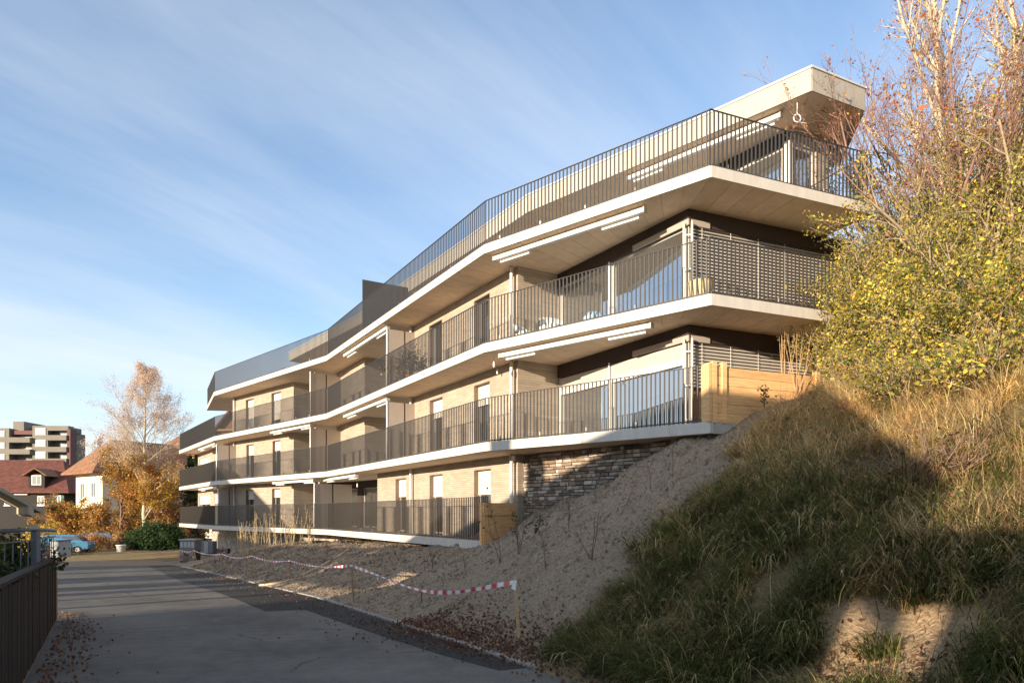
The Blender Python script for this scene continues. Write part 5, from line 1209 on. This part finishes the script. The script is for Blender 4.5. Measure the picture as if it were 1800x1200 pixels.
Vv = Cc[:, None]+Tv*sz[:, None, None]; base = (np.arange(n)*4)[:, None]
flat = (base+np.array([[0, 1, 3, 1, 2, 3, 2, 0, 3]])).reshape(-1)
tag(link('bank_gravel', fast_mesh('bank_gravel', Vv.reshape(-1, 3), flat, np.full(3*n, 3), np.repeat(pick_cols(n, [(.40, .32, .235), (.26, .20, .15), (.54, .45, .35)], [3, 3, 1], .2), 4, 0)), M['blade']), 'loose gravel and clods on the bank', 'gravel', kind='stuff')
# ---- saplings planted on the gravel bank
def sapling(x, y, h, leaves, label, seed, pal=((.05, .09, .025), (.16, .13, .05)), nb=5, spread=.4):
    random.seed(seed); z = gz(x, y); o = empty('sapling', (x, y, z), label, 'sapling', 'young plants on the gravel bank'); mb = MB(); tips = []
    for s in range(random.choice((1, 2, 3))):
        branch(mb, Vector((x, y, z-.04)), Vector((random.gauss(0, spread*.5), random.gauss(0, spread*.4), 1)), h*random.uniform(.7, 1), .0115, 1, tips, (nb,), 6, .09, .01, .6, .4, .3)
    link('stems', mb.mesh('stems', True, fix=False), M['bark'], o)
    if leaves:
        P = leaf_points(tips, leaves, .02); link('foliage', leaf_mesh('foliage', P, .075, pick_cols(leaves, pal, [1]*len(pal)), .6), M['leaf'], o)
def drop(px, py):
    for d in np.arange(7.5, 40, .04):
        X, Y, Zz = pt(px, py, d)
        if Zz <= hz1(X, Y): return X, Y
    return X, Y
sp = [(1182, 838, 1.2, 0, 'bare whip right of the stone wall below the slab end'), (1290, 735, .5, 12, 'small twiggy shrub before the timber parapet, left one'), (1345, 722, .7, 60, 'leafy brown shrub before the timber parapet'),
      (1090, 905, .9, 0, 'forked bare sapling in the middle of the gravel bank'), (1000, 930, 1.1, 6, 'thin sapling below the stone wall'), (985, 900, .8, 0, 'bare twig close to the stone wall foot'), (935, 950, .7, 45, 'green leafed sapling in front of the timber barrier'),
      (912, 975, .9, 30, 'dark leafed sapling right of the timber barrier'), (880, 990, 1.5, 14, 'tall thin sapling in front of the timber barrier'), (760, 1000, .8, 4, 'thin sapling above the sagging tape'), (700, 985, .7, 5, 'small sapling on the bank below the lit fascia'),
      (648, 972, .6, 0, 'bare sapling right of the edging curve'), (575, 975, .6, 20, 'green sapling left of the edging curve'), (820, 1010, .6, 0, 'bare low sapling in the middle of the tape span'), (1040, 985, .9, 0, 'spreading bare sapling beside the grass edge'),
      (960, 1000, .8, 6, 'sparse sapling above the nearest stake'), (1145, 860, .8, 0, 'bare whip halfway up the gravel edge'), (740, 1060, .5, 0, 'tiny bare sapling close to the kerb')]
for i, (px, py, h, lv_, lab) in enumerate(sp):
    x, y = drop(px, py); sapling(x, y, h, lv_, lab, 200+i, spread=.5 if 'forked' in lab or 'spreading' in lab else .25)
# dry reeds below the lowest balcony
for i, (px, py, h, lab) in enumerate(((425, 978, 1.9, 'dry straw reed clump nearest the basement door'), (452, 968, 2.2, 'dry reed clump second from the basement door'), (480, 962, 2.3, 'dry reed clump in the middle of the bed'), (508, 960, 2.0, 'dry reed clump right of the middle'), (545, 955, 2.3, 'tall dry plume right of the other reeds'))):
    x, y = drop(px, py); random.seed(300+i); z = gz(x, y); o = empty('reed_clump', (x, y, z), lab, 'reeds', 'dry reeds below the lowest balcony'); mb = MB(); tops_ = []
    for k in range(16):
        a = Vector((x+random.gauss(0, .2), y+random.gauss(0, .2), z-.03)); b_ = a+Vector((random.gauss(0, .22), random.gauss(0, .2), h*random.uniform(.45, 1))); mb.tube([a, a.lerp(b_, .5)+rv(.02), b_], [.012, .009, .004], 4); tops_.append([a.lerp(b_, .5), b_])
    mb.build('stems', mat('reed_straw', (.46, .34, .20), .8, var=.25, scale=5), o)
    P = leaf_points(tops_, 90, .05); link('foliage', leaf_mesh('foliage', P, .13, pick_cols(90, [STRAW, (.38, .24, .12), OLIVE], [3, 2, 1]), .2, .25), M['leaf'], o)
# tall dry stems in front of the timber parapet
for i, (px, py, h, lab) in enumerate(((1316, 720, 2.0, 'pale dry stalk before the timber parapet, leftmost'), (1328, 716, 1.9, 'pale dry stalk beside the leftmost one'), (1378, 705, 2.1, 'tall brown dry plume above the timber parapet'), (1400, 700, 1.6, 'thin dry stalks right of the tall plume'))):
    x, y = drop(px, py); random.seed(330+i); z = gz(x, y); o = empty('dry_stalk', (x, y, z), lab, 'stalk', 'dry stalks before the timber parapet'); mb = MB(); tt = []
    for k in range(2 if i < 2 else 9):
        a = Vector((x, y, z-.05)); b_ = a+Vector((random.gauss(0, .05 if i < 2 else .28), random.gauss(0, .1), h*random.uniform(.7, 1))); mb.tube([a, a.lerp(b_, .5)+rv(.02), b_], [.010, .008, .003], 4); tt.append([a.lerp(b_, .8), b_])
    mb.build('stems', mat('stalk_straw', (.50, .32, .17), .8, var=.25, scale=5), o)
    P = leaf_points(tt, 26, .03); link('foliage', leaf_mesh('foliage', P, .08, pick_cols(26, [STRAW, (.40, .20, .08)], [2, 2]), .8, .3), M['leaf'], o)
tag(MB().tube([pt(1515, 991, 6.9), pt(1585, 989.5, 7.0), pt(1655, 991, 7.1)], .011, 6).build('fallen_branch', M['bark_pale'], smooth=True), 'thin pale stick lying level in the shaded grass', 'stick')
# ------------------------------------------------------------------ parked cars and small things at the road end
def car(name, label, x, y, z, rot, col, L=3.9, Wd=1.65, H=1.45):
    o = empty(name, (x, y, z), label, 'car'); R = Matrix.Rotation(rot, 4, 'Z'); T = Matrix.Translation((x, y, z)) @ R
    paint = mat('car_paint', col, .25, spec=.6, var=.03)
    prof = [(-.5, .22), (-.5, .52), (-.485, .62), (-.40, .66), (-.27, .93), (-.22, .985), (.18, 1.0), (.32, .95), (.44, .70), (.495, .62), (.5, .45), (.5, .22)]
    def ext(pf, w, wtop):
        b = MB(); n = len(pf)
        for s in (-1, 1):
            for u, v in pf:
                ww = w if v < .68 else w+(wtop-w)*(v-.66)/.34
                b.v.append(tuple(T @ Vector((u*L, s*ww, v*H))))
        b.f = [tuple(range(n))[::-1], tuple(range(n, 2*n))]+[(i, (i+1) % n, n+(i+1) % n, n+i) for i in range(n)]
        return b
    ext(prof, Wd/2, Wd*.38).build('body', paint, o, bevel=.05)
    gl = [(-.375, .68), (-.255, .925), (-.02, .94), (-.02, .68)]; gl2 = [(.0, .68), (.0, .94), (.29, .915), (.40, .68)]
    for g_ in (gl, gl2): ext(g_, Wd/2+.006, Wd*.38+.012).build('side_window', M['dimglass'], o)
    b = MB(); b.v = [tuple(T @ Vector(p)) for p in ((-.398*L-.012, -.36*Wd, .67*H), (-.398*L-.012, .36*Wd, .67*H), (-.275*L-.012, .33*Wd, .925*H), (-.275*L-.012, -.33*Wd, .925*H))]; b.f = [(0, 1, 2, 3)]
    b.build('windscreen', M['dimglass'], o)
    for u in (-.31, .31):
        for s in (-1, 1):
            w = MB(); c = Vector((u*L, s*(Wd/2-.08), .30)); pts_ = [T @ (c+Vector((0, -.1, 0))), T @ (c+Vector((0, .1, 0)))]; w.tube(pts_, .30, 16); wo_ = w.build('wheel', mat('tyre', (.02, .02, .02), .8), o)
            w = MB(); w.tube([T @ (c+Vector((0, -.108, 0))), T @ (c+Vector((0, .108, 0)))], .18, 12); w.build('rim', M['alu'], wo_)
    for s in (-1, 1): MB().obox((0, 0), (1, 0), 0, 0, 0, 0, 0, 0) if False else None
    for s in (-.33, .33):
        b = MB(); b.v = [tuple(T @ Vector((-.5*L-.01, s*Wd+dy, (.5+dz)*H))) for dy, dz in ((-.14, -.04), (.14, -.04), (.14, .05), (-.14, .05))]; b.f = [(0, 1, 2, 3)]; b.build('headlight', M['post'], o)
car('parked_car', 'light blue small car parked at the left road end', pt(112, 0, 53)[0], 53, -3.13, rad(195), (.07, .22, .36))
car('parked_car', 'dark grey car partly hidden behind the golden shrub', pt(178, 0, 60)[0], 60, -3.13, rad(185), (.05, .06, .08))
bc = empty('bucket', pt(213, 970, 54), 'small white bucket at the far road edge', 'bucket')
x, y = pt(213, 0, 54)[:2]; MB().lathe([(.28, 0), (.36, .55), (.39, .55), (.39, .6), (.34, .6)], (x, y, -3.12), 14).build('body', wp, bc, True)
MB().tube([(x-.37, y, -2.55), (x-.2, y-.3, -2.75), (x+.2, y-.3, -2.75), (x+.37, y, -2.55)], .015, 5).build('handle', M['alu'], bc)
gbw = MB(); gbw.prism([(pt(130, 0, 46)[0]-6, 46), (pt(330, 0, 46)[0], 46), (pt(330, 0, 60)[0], 62), (pt(100, 0, 60)[0]-6, 62)], -3.3, -3.085)
tag(gbw.build('garden_bed', mat('leaf_litter', (.20, .12, .07), .95, var=.4, scale=1.5, bump=.5)), kind='structure')
print('tris', sum(len(o.data.polygons) for o in bpy.data.objects if o.type == 'MESH'), 'objects', len(bpy.data.objects))
